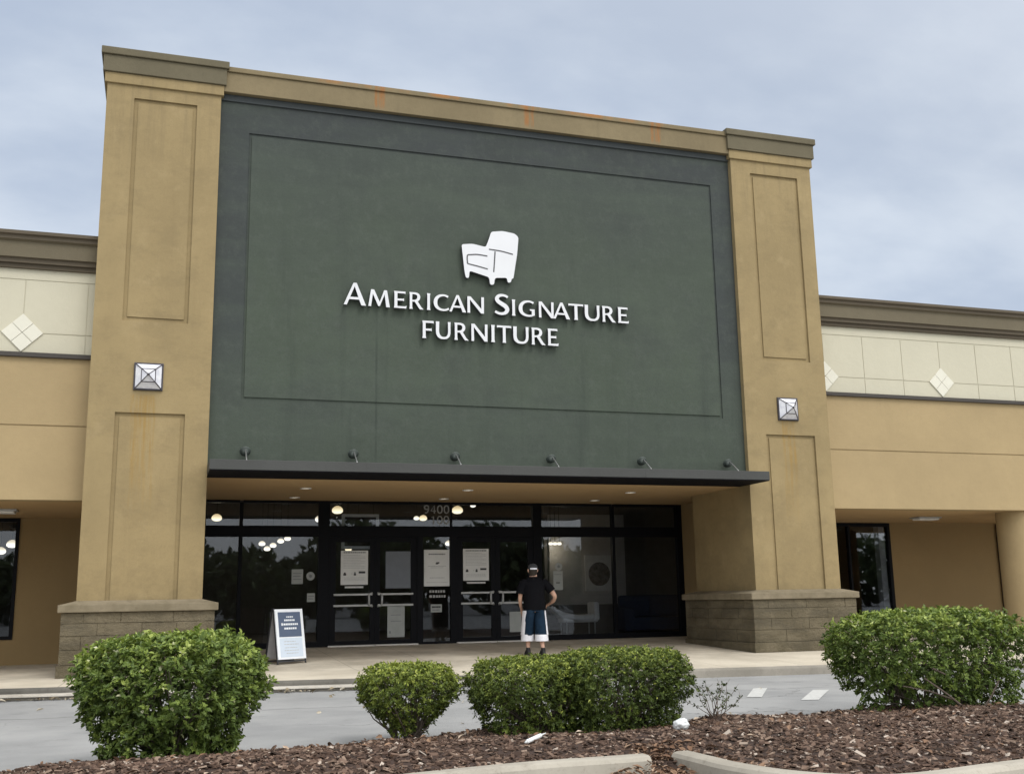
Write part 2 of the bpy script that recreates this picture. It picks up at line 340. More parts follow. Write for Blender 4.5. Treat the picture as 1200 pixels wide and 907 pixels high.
CAPM = simple('grey_cap_cotton', (.045,.047,.052), .95, 0, .1, 30); SHOEM = simple('black_shoe', (.012,.012,.013), .6); HAIRM = simple('short_dark_hair', (.03,.022,.016), .8); EYEM = simple('eye_white', (.7,.7,.7), .3)
PLASTIC = simple('white_plastic', (.80,.82,.83), .45, 0, .04); CRUMPLED = simple('crumpled_plastic', (.66,.68,.68), .4, 0, .12, 12)

# ------------------------------------------------------------------ ground levels
def sm(a, b, t):
    t = max(0, min(1, (t-a)/(b-a))); return t*t*(3-2*t)
def edge_z(x): return max(-.22, min(.10, .035-.0104*(x+.5)))
def walk_z(x, y):
    if y <= -.3: return edge_z(x)*max(0, min(1, (-.3-y)/2.3))
    return .0335*(min(y, 4.72)+.3)*sm(.3, 2.2, x)
def street_z(x, y):
    t = sm(0, 6, -2.6-y); z = (edge_z(x)-.15)*(1-t)-.2*t
    return z-.06*sm(10.6, 12.2, -y)
def sheet(name, xs, ys, zf, m):
    mb = MB(); nx, ny = len(xs), len(ys)
    mb.add([(x,y,zf(x,y)) for y in ys for x in xs], [(j*nx+i, j*nx+i+1, (j+1)*nx+i+1, (j+1)*nx+i) for j in range(ny-1) for i in range(nx-1)])
    return mb.build(name, m, smooth=True)
def frange(a, b, s): return [a+s*i for i in range(int(round((b-a)/s))+1)]
structure(sheet('ground', [-500,-100,0,100,500], [-500,-100,0,100,500], lambda x,y: -.42, LOT))
structure(sheet('street', frange(-60,90,1.0), [-70,-40,-20,-16]+frange(-14,-2.55,.5)+[-2.5], street_z, ASPHALT))
structure(sheet('sidewalk', frange(-30,60,.5), [-2.6,-2.2,-1.8,-1.2,-.6,-.3,.3,1,2,3,4,4.72,5.0], walk_z, SIDEWALK))
mb = MB()                                                        # kerb face under the walk, rounded nose
prof = [(-2.6,0.001),(-2.635,-.006),(-2.655,-.022),(-2.665,-.05),(-2.675,-.32)]
KERBDARK = concrete('shaded_kerb_concrete', (.085,.08,.07), (.16,.15,.13), (.04,.037,.033))  # darker tone paints the shade on the left kerb face into its colour
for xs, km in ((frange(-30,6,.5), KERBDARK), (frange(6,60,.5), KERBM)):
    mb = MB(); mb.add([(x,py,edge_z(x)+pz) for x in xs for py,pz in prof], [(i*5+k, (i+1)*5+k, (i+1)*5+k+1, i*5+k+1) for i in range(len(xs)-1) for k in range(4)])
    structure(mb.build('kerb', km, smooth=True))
mb = MB(); xs = frange(-30,6.0,.15); rr = random.Random(3)           # worn gutter ledge along the left half
wob = [noise.noise((x*1.7,0,3))*.03+noise.noise((x*6,0,9))*.012 for x in xs]
rows = []
for x, w in zip(xs, wob):
    e = edge_z(x); rows.append([(x,-2.67,e-.075),(x,-2.93+w,e-.074),(x,-2.95+w,e-.080),(x,-2.955+w,e-.100),(x,-2.86+w,e-.104),(x,-2.86+w,e-.26)])
mb.add([p for r in rows for p in r], [(i*6+k, (i+1)*6+k, (i+1)*6+k+1, i*6+k+1) for i in range(len(xs)-1) for k in range(5)])
structure(mb.build('gutter', GUTTER))
mb = MB()
for q in ([(9.21,-6.99),(9.42,-7.07),(10.44,-5.80),(10.24,-5.70)], [(8.82,-6.30),(8.99,-6.40),(9.86,-5.10),(9.66,-5.05)]):
    c = [sum(p[k] for p in q)/4 for k in (0,1)]
    n = 8
    for i in range(n):
        a,b = i/n,(i+1)/n
        L=lambda t:(q[0][0]+(q[3][0]-q[0][0])*t, q[0][1]+(q[3][1]-q[0][1])*t); Rr=lambda t:(q[1][0]+(q[2][0]-q[1][0])*t, q[1][1]+(q[2][1]-q[1][1])*t)
        mb.face([(*p, street_z(*p)+.006) for p in (L(a),Rr(a),Rr(b),L(b))])
structure(mb.build('road_marking', PAINTW))

# ------------------------------------------------------------------ the store building
B = empty('store_building', (7.4, 0, 0))
tag(B, 'tan stucco furniture store with tall green entrance facade between two piers', 'building')
L1, R0, R1, D = 2.01, 12.79, 14.79, 4.716
PT = 10.50                                                       # top of shafts
def make_pier(x0, x1, rects, yb):
    mb = MB(); g = .075
    xs = sorted({x0, x1, *[q for r in rects for q in (r[0], r[0]+g, r[1]-g, r[1])]})
    zs = sorted({0.6, PT, *[q for r in rects for q in (r[2], r[2]+g, r[3]-g, r[3]) if q < PT]})
    def dep(x, z):
        for a,b,c,d in rects:
            if a < x < b and c < z < d: return .045 if not (a+g < x < b-g and c+g < z < d-g) else .022
        return 0.0
    relief(xs, zs, dep, mb)
    mb.face([(x0,yb,.6),(x0,0,.6),(x0,0,PT),(x0,yb,PT)]); mb.face([(x1,0,.6),(x1,yb,.6),(x1,yb,PT),(x1,0,PT)])
    mb.face([(x1,yb,.6),(x0,yb,.6),(x0,yb,PT),(x1,yb,PT)])
    p = mb.build('pier', TAN, B)
    k = MB(); k.bbox(x0-.045, x1+.045, -.045, yb+.3, PT, 10.70, .012); k.build('necking', TAN, p)
    k = MB(); k.bbox(x0-.085, x1+.085, -.085, yb+.3, 10.70, 11.02, .012); k.bbox(x0-.125, x1+.125, -.125, yb+.3, 11.022, 11.16, .014); k.build('cornice', TAUPE, p)
    # plinth of split-face block with a cast cap and a footing course
    k = MB(); rr = random.Random(int(x0*10)+5)
    px0, px1, py0, py1 = x0-.20, x1+.20, -.20, yb+.20
    courses = [(.20,.44),(.44,.66),(.66,.86),(.86,1.035)]
    k.box(px0+.012, px1-.012, py0+.012, py1-.012, -.25, 1.03)
    for ci, (za, zb) in enumerate(courses):
        for (ax, a0, a1, c, s) in (('x',px0,px1,py0,-1), ('x',px0,px1,py1,1), ('y',py0,py1,px0,-1), ('y',py0,py1,px1,1)):
            t = a0; first = True
            while t < a1-.01:
                ln = rr.uniform(.55,.95)*(.5 if first and ci % 2 else 1); e = min(a1, t+ln); e = a1 if a1-e < .25 else e; first = False
                d = rr.uniform(-.004,.010); j = .003
                A0, A1 = t+j, e-j
                if t == a0: A0 = a0-.004
                if e == a1: A1 = a1+.004
                if ax == 'x': k.bbox(A0, A1, min(c-s*.05, c+s*d), max(c-s*.05, c+s*d), za+j, zb-j, .006)
                else: k.bbox(min(c-s*.05, c+s*d), max(c-s*.05, c+s*d), A0+.02, A1-.02, za+j, zb-j, .006)
                t = e
    k.bbox(px0-.035, px1+.035, py0-.035, py1+.035, -.25, .197, .012)
    k.build('plinth', STONE, p)
    k = MB(); k.bbox(px0-.06, px1+.06, py0-.06, py1+.06, 1.038, 1.165, .014)
    # sloped wash above the cap
    o = .035
    k.add([(px0-o,py0-o,1.165),(px1+o,py0-o,1.165),(px1+o,py1+o,1.165),(px0-o,py1+o,1.165),(x0-.004,-.004,1.225),(x1+.004,-.004,1.225),(x1+.004,yb+.004,1.225),(x0-.004,yb+.004,1.225)], [(0,1,5,4),(1,2,6,5),(2,3,7,6),(3,0,4,7)])
    k.build('plinth_cap', CAP, p)
    return p
make_pier(0, L1, [(.475,1.585,6.06,10.26), (.44,1.60,1.0,4.42)], 2.54)
make_pier(R0, R1, [(13.26,14.45,6.02,10.22), (13.25,14.43,1.0,4.42)], 2.54)
# green facade panel with its routed frame
g = .055; a0,a1,c0,c1 = 2.55,12.323,4.742,9.88
mb = relief([L1-.05,a0,a0+g,a1-g,a1,R0+.05], [3.50,c0,c0+g,c1-g,c1,10.47],
            lambda x,z: (.145 if not (a0+g<x<a1-g and c0+g<z<c1-g) else .123) if (a0<x<a1 and c0<z<c1) else .12)
mb.box(L1-.03, R0+.03, .16, 2.4, 3.50, 10.62)
mb.build('facade_panel', GREEN, B)
mb = MB(); mb.bbox(L1, R0, .085, .30, 10.47, 10.60, .008); mb.build('panel_band', GREENBAND, B)
mb = MB(); mb.bbox(L1-.02, R0+.02, -.02, 2.4, 10.602, 11.0, .01); mb.bbox(L1-.02, R0+.02, -.055, 2.4, 11.002, 11.10, .012); mb.build('parapet', PARAPET, B)
# canopy
mb = MB(); mb.bbox(L1+.005, R0+.02, -.751, .115, 3.372, 3.545, .008)
for i in range(1,4):
    x = L1+(R0-L1)*i/4; mb.box(x-.006, x+.006, -.7535, -.745, 3.385, 3.535)
c = mb.build('canopy', CANOPYM, B)
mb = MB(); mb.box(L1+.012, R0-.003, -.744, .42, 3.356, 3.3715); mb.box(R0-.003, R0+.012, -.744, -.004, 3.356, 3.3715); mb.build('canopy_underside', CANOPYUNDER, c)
# porch: soffit and side walls
mb = MB(); mb.box(L1-.04, R0+.02, .422, D+.05, 3.357, 3.50); mb.box(R0+.02, 13.62, 2.45, D+.05, 3.357, 3.50); so = mb.build('porch_soffit', SOFFIT, B)
for x in (1.95, 13.58):
    mb = MB(); mb.box(x, x+.12 if x > 5 else x+.05, 2.5 if x > 5 else 2.5, D+.1, -.1, 3.356); mb.build('porch_wall', TAN_DARK, B)
mb = MB(); mb.box(12.80, 13.6, 2.52, 2.56, -.1, 3.356); mb.build('porch_wall', TAN_DARK, B)

# wings ---------------------------------------------------------------
def wing(x0, x1, name, cols):
    w = MB(); y = .522
    gz = [2.937, 4.21, 4.235, 5.43]
    relief([x0,x1], gz, lambda x,z: y+.018 if 4.21<z<4.235 else y, w)
    w.box(x0, x1, y+.03, y+.35, 2.937, 5.43)
    f = w.build('wing_fascia', TAN_WING, B)
    # cream band of square panels
    lines = [15.16+1.04*k for k in range(-20,40) if x0 < 15.16+1.04*k < x1] if x0 > 5 else [-1.18-1.04*k for k in range(-1,40) if x0 < -1.18-1.04*k < x1]
    gw = .016; xs = sorted({x0, x1, *[q for l in lines for q in (l-gw/2, l+gw/2)]}); zs = [5.47, 5.852, 5.868, 6.815, 6.831, 7.06]
    def dep(x, z):
        if any(abs(x-l) < gw/2 for l in lines) and z < 6.82: return y+.012+.012
        return y+.024 if 5.852<z<5.868 or 6.815<z<6.831 else y+.012
    cb = relief(xs, zs, dep).build('cream_band', CREAM, B)
    k = MB(); k.bbox(x0, x1, y-.07, y+.1, 5.42, 5.50, .008); k.build('ledge', DARKTRIM, B)
    # stepped cornice
    prof = [(y+.3,7.02),(y-.05,7.02),(y-.05,7.10),(y-.11,7.10),(y-.11,7.17),(y-.16,7.19),(y-.16,7.47),(y-.22,7.50),(y-.22,7.56),(y-.27,7.58),(y-.27,7.64),(y+.3,7.64)]
    k = MB(); n = len(prof)
    for i in range(n-1):
        (ya,za),(yb,zb) = prof[i],prof[i+1]; k.cur = 1 if i < 5 else (1 if i >= 7 else 0)
        k.face([(x0,ya,za),(x1,ya,za),(x1,yb,zb),(x0,yb,zb)])
    k.cur = 0
    for x in (x0,x1): k.face([(x,a,b) for a,b in prof])
    k.build('cornice', [CORNICE, CROWN], B)
    dm = [15.16+3.12*k for k in range(8)] if x0 > 5 else [-1.18, -4.30, -7.42]
    for cx in dm:
        if not x0 < cx < x1: continue
        k = MB(); h = .168
        for (ux,uz) in ((0,1),(1,0),(0,-1),(-1,0)):
            px, pz = cx+ux*.172, 5.86+uz*.172; h2 = .166
            k.prism([(px,pz-h2),(px+h2,pz),(px,pz+h2),(px-h2,pz)], y-.014, y+.011)
        k.build('diamond_tile', TILE, B)
    k = MB(); k.box(x0, x1, y+.3, 5.0, 2.939, 3.05); k.build('walkway_soffit', SOFFIT, B)
    k = MB(); k.box(x0, x1, y+.25, 18, 7.30, 7.40); k.build('roof', CROWN, B)
wing(-26, 0, 'l', None); wing(R1, 50, 'r', None)
YB = 4.72
def wall_with_hole(x0, x1, z0, z1, holes, name='back_wall', m=TAN_DARK):
    mb = MB(); xs = sorted({x0,x1,*[q for h in holes for q in h[:2]]}); zs = sorted({z0,z1,*[q for h in holes for q in h[2:]]})
    for i in range(len(xs)-1):
        for j in range(len(zs)-1):
            cx, cz = (xs[i]+xs[i+1])/2, (zs[j]+zs[j+1])/2
            if any(a<cx<b and c<cz<d for a,b,c,d in holes): continue
            mb.box(xs[i], xs[i+1], YB, YB+.2, zs[j], zs[j+1])
    return mb.build(name, m, B)
wall_with_hole(-26, 1.94, -.1, 3.0, [(-6.6,-1.47,.50,2.925)])
wall_with_hole(13.72, 50, -.1, 3.0, [(16.9,19.70,.22,2.928)])
def window(x0, x1, z0, z1, mulls, y=YB, fw=.06, rails=(), jamb=None):
    f = MB()
    f.box(x0,x0+fw,y-.03,y+.09,z0,z1); f.box(x1-fw,x1,y-.03,y+.09,z0,z1); f.box(x0+fw,x1-fw,y-.028,y+.088,z1-fw,z1); f.box(x0+fw,x1-fw,y-.028,y+.088,z0,z0+fw)
    for m in mulls: f.box(m-.03,m+.03,y-.028,y+.08,z0+fw,z1-fw)
    o = f.build('window', BLACKFRAME, B)
    ms = [x0+fw]+[q for m in mulls for q in (m-.03, m+.03)]+[x1-fw]
    for i in range(0, len(ms), 2):
        g = MB(); g.box(ms[i],ms[i+1],y+.02,y+.028,z0+fw,z1-fw); g.build('pane', GLASS, o)
    return o
window(-6.6,-1.47,.50,2.925,[-3.2,-4.9],fw=.07)
w = window(16.9,19.70,.22,2.928,[18.42],fw=.09)
k = MB(); k.box(19.43,19.60,YB+.10,YB+.30,.30,2.85); k.build('jamb_panel', BOARDGREY, w)
# wing columns
for x in (20.65, 27.6, -5.8):
    k = MB(); k.lathe([(.55,-.2),(.55,2.936)], (x,1.075,0), 'z', 48); k.build('column', TAN_WING, B, smooth=True)
k = MB(); k.tube([(23.2,YB-.06,2.9),(23.2,YB-.06,.0)], .05, 10); k.build('downspout', DARKMETAL, B)

# storefront -----------------------------------------------------------
FZ = .168
def vbar(x0,x1,z0=FZ,z1=3.356): k = MB(); k.box(x0,x1,D-.03,D+.11,z0,z1); return k
fr = MB()
for x0,x1,zt in ((2.0,2.20,3.356),(4.62,4.87,3.356),(6.86,7.00,2.57),(7.65,7.79,2.57),(9.67,9.88,3.356),(13.44,13.58,3.356)): fr.box(x0,x1,D-.03,D+.11,FZ,zt)
for x0,x1 in ((2.90,2.98),(11.70,11.77)): fr.box(x0,x1,D-.025,D+.10,FZ,3.31)
fr.box(7.66,7.695,D-.02,D+.09,2.79,3.30)
seg = [(2.20,2.90),(2.98,4.62),(4.87,6.86),(7.00,7.65),(7.79,9.67),(9.88,11.70),(11.77,13.44)]
for x0,x1 in ((2.20,2.90),(2.98,4.62),(4.87,7.66),(7.695,9.67),(9.88,11.70),(11.77,13.44)):
    fr.box(x0,x1,D-.024,D+.10,2.56,2.80); fr.box(x0,x1,D-.024,D+.10,3.30,3.355)
    g = MB(); g.box(x0,x1,D+.03,D+.038,2.80,3.30); g.build('transom_pane', GLASS, B)
fr.box(7.66,7.695,D-.024,D+.10,2.56,2.789)
for x0,x1 in seg:
    if x0 not in (4.87,7.79):
        fr.box(x0,x1,D-.024,D+.10,FZ,FZ+(.12 if x0 != 7.0 else .05))
        g = MB(); g.box(x0,x1,D+.03,D+.038,FZ+.05,2.56); g.build('window_pane', GLASS, B)
fr.build('storefront_frame', BLACKFRAME, B)
def door(x0, x1, hs):
    k = MB(); st = .125; y0,y1 = D-.02, D+.03
    gx0, gx1 = (x0+.14, x1-.11) if hs > 0 else (x0+.11, x1-.14)
    k.box(x0,gx0,y0,y1,FZ+.03,2.555); k.box(gx1,x1,y0,y1,FZ+.03,2.555); k.box(gx0,gx1,y0+.002,y1-.002,2.44,2.553); k.box(gx0,gx1,y0+.002,y1-.002,FZ+.032,FZ+.12)
    d = k.build('door', BLACKFRAME, B)
    g = MB(); g.box(gx0,gx1,D,D+.008,FZ+.12,2.44); g.build('pane', GLASS, d)
    for z in (1.285, 1.045):
        b = MB(); b.bbox(gx0-.05,gx1+.05,D-.065,D-.03,z-.022,z+.022,.008); b.build('push_bar', SILVERPAINT, d)
    hx = x1-.05 if hs > 0 else x0+.05; dx = -.085 if hs > 0 else .085
    h = MB(); h.tube([(hx,D-.02,1.31),(hx,D-.09,1.31),(hx-dx*.2,D-.11,1.29),(hx-dx*.2,D-.11,1.05),(hx,D-.09,1.03),(hx,D-.02,1.03)], .018, 8)
    h2 = MB(); h2.tube([(hx,D-.03,1.31),(hx+dx,D-.045,1.29),(hx+dx*1.1,D-.1,1.25),(hx+dx*1.1,D-.1,1.08),(hx+dx,D-.045,1.04),(hx,D-.03,1.02)], .024, 8); h2.build('handle', SILVERPAINT, d, smooth=True)
    t = MB(); t.bbox(x0-.02,x1+.02,D-.10,D+.1,FZ-.02,FZ+.025,.006); t.build('threshold', THRESH, d)
    return d
door(4.875,5.893,1); door(5.897,6.855,-1); door(7.795,8.728,1); door(8.732,9.665,-1)
# showroom shell behind the glass
k = MB(); k.box(-8,25,D+.12,16,FZ-.1,FZ); k.build('showroom_floor', CARPET, B)
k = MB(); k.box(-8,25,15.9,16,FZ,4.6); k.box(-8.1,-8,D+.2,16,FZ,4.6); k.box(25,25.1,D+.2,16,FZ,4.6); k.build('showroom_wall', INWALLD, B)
k = MB(); k.box(-8,25,D+.12,16,4.5,4.6); k.build('showroom_ceiling', INCEIL, B)
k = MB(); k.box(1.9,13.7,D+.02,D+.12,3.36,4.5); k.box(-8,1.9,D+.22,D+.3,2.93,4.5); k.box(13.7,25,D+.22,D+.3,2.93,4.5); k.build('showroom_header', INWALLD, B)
k = MB(); k.box(11.0,13.15,7.25,7.35,.95,3.3); k.build('showroom_partition', INWALL, B)
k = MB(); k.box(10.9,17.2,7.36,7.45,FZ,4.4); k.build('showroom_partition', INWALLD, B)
# address numerals on the transom glass
NUMS = {'9': [[(.53,.66),(.46,.53),(.3,.47),(.12,.56),(.07,.74),(.15,.92),(.3,.98),(.46,.92),(.53,.74),(.52,.45),(.42,.16),(.25,.03),(.12,.06)]], '4': [[(.42,0),(.42,1),(.05,.3),(.6,.3)]], '0': [[(.3,.98),(.15,.90),(.06,.70),(.05,.5),(.06,.30),(.15,.10),(.3,.02),(.45,.10),(.54,.30),(.55,.5),(.54,.70),(.45,.90),(.3,.98)]], '1': [[(.12,.8),(.32,.98),(.32,0)]], '-':[[(.1,.5),(.5,.5)]]}
def polyline_strip(mb, pts, hw, y0, y1):
    pts = [Vector(p) for p in pts]; Ls, Rs = [], []
    for i, p in enumerate(pts):
        d = (pts[min(i+1,len(pts)-1)]-pts[max(i-1,0)]).normalized(); n = Vector((-d.y,d.x)); Ls.append(tuple(p+n*hw)); Rs.append(tuple(p-n*hw))
    mb.strip(Ls, Rs, y0, y1)
def numerals(txt, x, z, h, step):
    for ch in txt:
        k = MB()
        for st in NUMS[ch]: polyline_strip(k, [(x+a*h*1.15, z+b*h) for a,b in st], .013, D+.020, D+.029)
        k.build('address_numeral', VINYLDIM, B); x += step
numerals('9400', 7.03, 3.10, .185, .158)
numerals('100', 7.19, 2.855, .185, .155)

# ------------------------------------------------------------------ raised sign
def cat(pts, seg=6):
    P = [Vector(p) for p in pts]; P = [P[0]*2-P[1]]+P+[P[-1]*2-P[-2]]; out = []
    for i in range(1, len(P)-2):
        for k in range(seg):
            t = k/seg; a,b,c,d = P[i-1],P[i],P[i+1],P[i+2]
            out.append(.5*((2*b)+(c-a)*t+(2*a-5*b+4*c-d)*t*t+(3*b-a-3*c+d)*t**3))
    out.append(P[-2]); return out
ST = [(.0,0),(.19,0),(.165,.15),(.165,.85),(.19,1),(0,1),(.022,.85),(.022,.15)]
def shift(p, dx, sx=1): return [(dx+x*sx, z) for x, z in p]
BOWL = [(.08,.93,.055),(.32,.945,.058),(.50,.88,.075),(.555,.73,.088),(.49,.57,.078),(.32,.50,.055),(.08,.495,.05)]
CC = [(.80,.86,.062),(.66,.93,.058),(.50,.945,.06),(.30,.88,.075),(.155,.72,.092),(.105,.5,.10),(.155,.27,.092),(.30,.12,.075),(.50,.058,.06),(.68,.075,.055),(.84,.155,.055)]
GL = {
 'A': dict(p=[[(0,0),(.135,0),(.50,.93),(.55,1.02),(.42,1.02)], [(.42,1.02),(.56,1.02),(.98,0),(.775,0),(.70,.2)], [(.22,.26),(.74,.26),(.70,.37),(.26,.37)]], s=[]),
 'M': dict(p=[[(.0,0),(.15,0),(.26,.9),(.27,1),(.14,1)], [(.14,1),(.31,1),(.65,.22),(.60,.04),(.54,.04)], [(.54,.04),(.63,.04),(.98,1),(.86,1)], [(.86,1),(1.02,1),(1.18,0),(.98,0)]], s=[]),
 'E': dict(p=[ST, [(.165,.885),(.50,.885),(.56,.86),(.56,1),(.165,1)], [(.165,.45),(.44,.45),(.49,.42),(.49,.60),(.44,.565),(.165,.565)], [(.165,0),(.60,0),(.62,.16),(.54,.12),(.165,.12)]], s=[]),
 'F': dict(p=[ST, [(.165,.885),(.50,.885),(.57,.86),(.57,1),(.165,1)], [(.165,.44),(.42,.44),(.47,.41),(.47,.59),(.42,.555),(.165,.555)]], s=[]),
 'I': dict(p=[ST], s=[]),
 'R': dict(p=[ST, [(.28,.50),(.46,.52),(.70,.14),(.84,0),(.62,0),(.55,.08)]], s=[BOWL]),
 'C': dict(p=[], s=[CC]),
 'G': dict(p=[[(.70,.06),(.86,.10),(.85,.44),(.87,.47),(.60,.47),(.60,.38),(.70,.36)]], s=[CC]),
 'N': dict(p=[[(0,0),(.14,0),(.125,.9),(0,1)], [(0,1),(.17,1),(.80,.16),(.85,0),(.70,0)], [(.72,0),(.85,0),(.86,1),(.72,1)]], s=[]),
 'S': dict(p=[], s=[[(.60,.86,.055),(.50,.925,.055),(.36,.945,.06),(.21,.90,.072),(.13,.77,.082),(.19,.64,.09),(.34,.53,.098),(.50,.42,.098),(.575,.27,.086),(.50,.12,.076),(.34,.058,.062),(.19,.075,.058),(.05,.15,.055)]]),
 'T': dict(p=[[(.31,0),(.51,0),(.49,.15),(.49,.88),(.33,.88),(.33,.15)], [(0,1.0),(0,.86),(.06,.885),(.76,.885),(.82,.86),(.82,1.0)]], s=[]),
 'U': dict(p=[], s=[[(.09,1,.09),(.09,.72,.082),(.09,.42,.082),(.135,.22,.085),(.25,.095,.075),(.40,.065,.062),(.55,.095,.062),(.655,.22,.064),(.69,.42,.062),(.69,.72,.062),(.69,1,.072)]]),
}
SIGN = empty('wall_sign', (7.3, .12, 6.05))
tag(SIGN, 'raised white two-line store sign with an armchair emblem on the green facade', 'sign')
def letter(ch, x0, x1, z, h):
    G = GL[ch]; allx = [p[0] for q in G['p'] for p in q]+[p[0]+s*p[2] for q in G['s'] for p in q for s in (-1,1)]
    a, b = min(allx), max(allx); k = MB(); k.sidemat = 1; sx = (x1-x0)/(b-a); i = 0
    T = lambda p: (x0+(p[0]-a)*sx, z+p[1]*h)
    for q in G['p']: k.prism([T(p) for p in q], .0+i*.0022, .088); i += 1
    for q in G['s']:
        c = cat([(p[0],p[1],p[2]) for p in q]); Ls, Rs = [], []
        for j, p in enumerate(c):
            d = c[min(j+1,len(c)-1)]-c[max(j-1,0)]; d = Vector((d.x,d.y)).normalized(); n = Vector((-d.y,d.x))*p[2]
            Ls.append(T((p.x+n.x,p.y+n.y))); Rs.append(T((p.x-n.x,p.y-n.y)))
        k.strip(Ls, Rs, .0+i*.0022, .088); i += 1
    k.sidemat = 1; k.cur = 1
    xm = (x0+x1)/2
    for sxp in ((x0*.8+x1*.2),(x0*.2+x1*.8)): pass
    return k.build('letter', [WHITESIGN, RETURN], SIGN)
ROW1 = [('A',4.366,4.79,.50),('M',4.833,5.248,.345),('E',5.326,5.573,.345),('R',5.626,5.907,.345),('I',5.971,6.04,.345),('C',6.104,6.427,.345),('A',6.417,6.754,.345),('N',6.781,7.121,.345),('S',7.32,7.639,.50),('I',7.694,7.767,.345),('G',7.835,8.186,.345),('N',8.26,8.576,.345),('A',8.564,8.923,.345),('T',8.893,9.215,.345),('U',9.243,9.568,.345),('R',9.627,9.925,.345),('E',9.973,10.214,.345)]
ROW2 = [('F',5.88,6.103),('U',6.145,6.44),('R',6.516,6.803),('N',6.857,7.186),('I',7.257,7.335),('T',7.379,7.674),('U',7.712,8.033),('R',8.094,8.39),('E',8.435,8.664)]
for ch,a,b,h in ROW1: letter(ch, a, b, 6.617, h*.96 if h < .4 else h*.85)
for ch,a,b in ROW2: letter(ch, a, b, 6.056, .345)
def rounded(pts, r, n=4):
    P = [Vector(p) for p in pts]; out = []
    for i, p in enumerate(P):
        a, b = P[i-1], P[(i+1) % len(P)]; ra = min(r, (a-p).length*.45, (b-p).length*.45)
        q0, q1 = p+(a-p).normalized()*ra, p+(b-p).normalized()*ra
        out += [tuple(q0.lerp(p, t).lerp(p.lerp(q1, t), t)) for t in [k/n for k in range(n+1)]]
    return out
EM = [(6.672,8.0),(6.90,8.03),(7.17,7.985),(7.218,8.105),(7.289,8.315),(7.526,8.352),(7.782,8.32),(7.86,8.25),(7.826,7.904),(7.737,7.385),(7.705,7.375),(7.679,7.295),(7.617,7.285),(7.601,7.385),(7.354,7.365),(7.329,7.222),(7.251,7.215),(7.231,7.368),(6.833,7.47),(6.815,7.32),(6.754,7.322),(6.728,7.46),(6.698,7.752)]
k = MB(); k.sidemat = 1; k.prism(rounded(EM, .045), 0, .088); em = k.build('armchair_emblem', [WHITESIGN, RETURN], SIGN)
for ln in ([(7.20,7.80),(7.0,7.815),(6.86,7.80),(6.80,7.79),(6.785,7.74),(6.79,7.64),(6.81,7.61),(7.0,7.575),(7.205,7.532)], [(7.235,7.945),(7.491,7.926),(7.735,7.88)], [(7.362,7.912),(7.35,7.75),(7.328,7.48)]):
    k = MB(); polyline_strip(k, [tuple(p)[:2] for p in cat([(a,b,0) for a,b in ln], 4)], .013, -.003, .01); k.build('seam_line', RETURN, em)

# pier lamps -----------------------------------------------------------
def pier_lamp(cx, cz, label):
    r = empty('wall_lamp', (cx, 0, cz)); h = .245
    k = MB(); k.bbox(-h,h,-.035,0,-h,h,.006); k.build('backplate', LAMPFRAME, r, local=True)
    q, dp, m = h-.02, .20, .115
    cor = lambda s, y: [(-s,y,-s),(s,y,-s),(s,y,s),(-s,y,s)]
    a, b = cor(q,-.035), cor(m,-.035-dp*.55); ap = (0,-.035-dp*1.05,0)
    for i in range(4):
        k = MB(); k.face([a[i],a[(i+1)%4],b[(i+1)%4],b[i]]); k.face([b[i],b[(i+1)%4],ap]); k.build('glass_panel', LAMPGLASS, r, local=True)
    k = MB()
    for i in range(4):
        k.tube([a[i],b[i]], .010, 6); k.tube([b[i],b[(i+1)%4]], .009, 6); k.tube([b[i],ap], .008, 6)
        k.tube([a[i],a[(i+1)%4]], .013, 6)
    k.lathe([(0.0,-.03),(.02,-.02),(.024,0),(.016,.018),(0,.028)], (0,ap[1],0), 'y', 10)
    k.build('frame', LAMPFRAME, r, local=True)
    return tag(r, label, 'lamp', 'pyramid lamps on the piers')
pier_lamp(.96, 5.06, 'white glass pyramid wall lamp on the taller looking left pier')
pier_lamp(13.80, 4.97, 'white glass pyramid wall lamp on the right pier')

# sign floodlights on the canopy ------------------------------------------
fl = empty('floodlight', (2.65, -.05, 3.545))
k = MB(); k.lathe([(.0,0),(.045,0),(.045,.02),(.02,.03),(0,.03)], (0,-.42,0), 'z', 12); k.tube([(0,-.42,.02),(0,-.40,.05),(0,-.12,.245),(0,-.03,.30),(0,.02,.285)], .015, 8); k.build('arm', SILVER, fl, local=True, smooth=True)
k = MB()
ax = Vector((0,.80,.60)).normalized(); e1 = Vector((1,0,0)); e2 = ax.cross(e1); c0 = Vector((0,.035,.25)); prof = [(0,-.055),(.045,-.05),(.062,-.02),(.066,.02),(.098,.03),(.112,.045),(.112,.06),(.100,.068),(.088,.058),(.06,.02),(0,.01)]; n = 20
k.add([c0+ax*h+(e1*math.cos(2*math.pi*i/n)+e2*math.sin(2*math.pi*i/n))*r_ for r_,h in prof for i in range(n)], [(j*n+i, j*n+(i+1)%n, (j+1)*n+(i+1)%n, (j+1)*n+i) for j in range(len(prof)-1) for i in range(n)])
k.build('lamp_head', FLOODM, fl, local=True, smooth=True)
ordn = ['leftmost small floodlight standing on the grey canopy below the green facade', 'second floodlight from the left on the grey canopy', 'third floodlight from the left on the canopy, above the address numbers', 'fourth floodlight from the left on the grey canopy', 'fifth floodlight from the left on the grey canopy', 'rightmost floodlight on the grey canopy beside the right pier']
for i in range(6):
    o = fl if i == 0 else copy_tree(fl)
    o.location = (2.65+1.932*i, -.05, 3.545); o.scale = (.88,.88,.88); tag(o, ordn[i], 'floodlight', 'floodlights on the canopy')
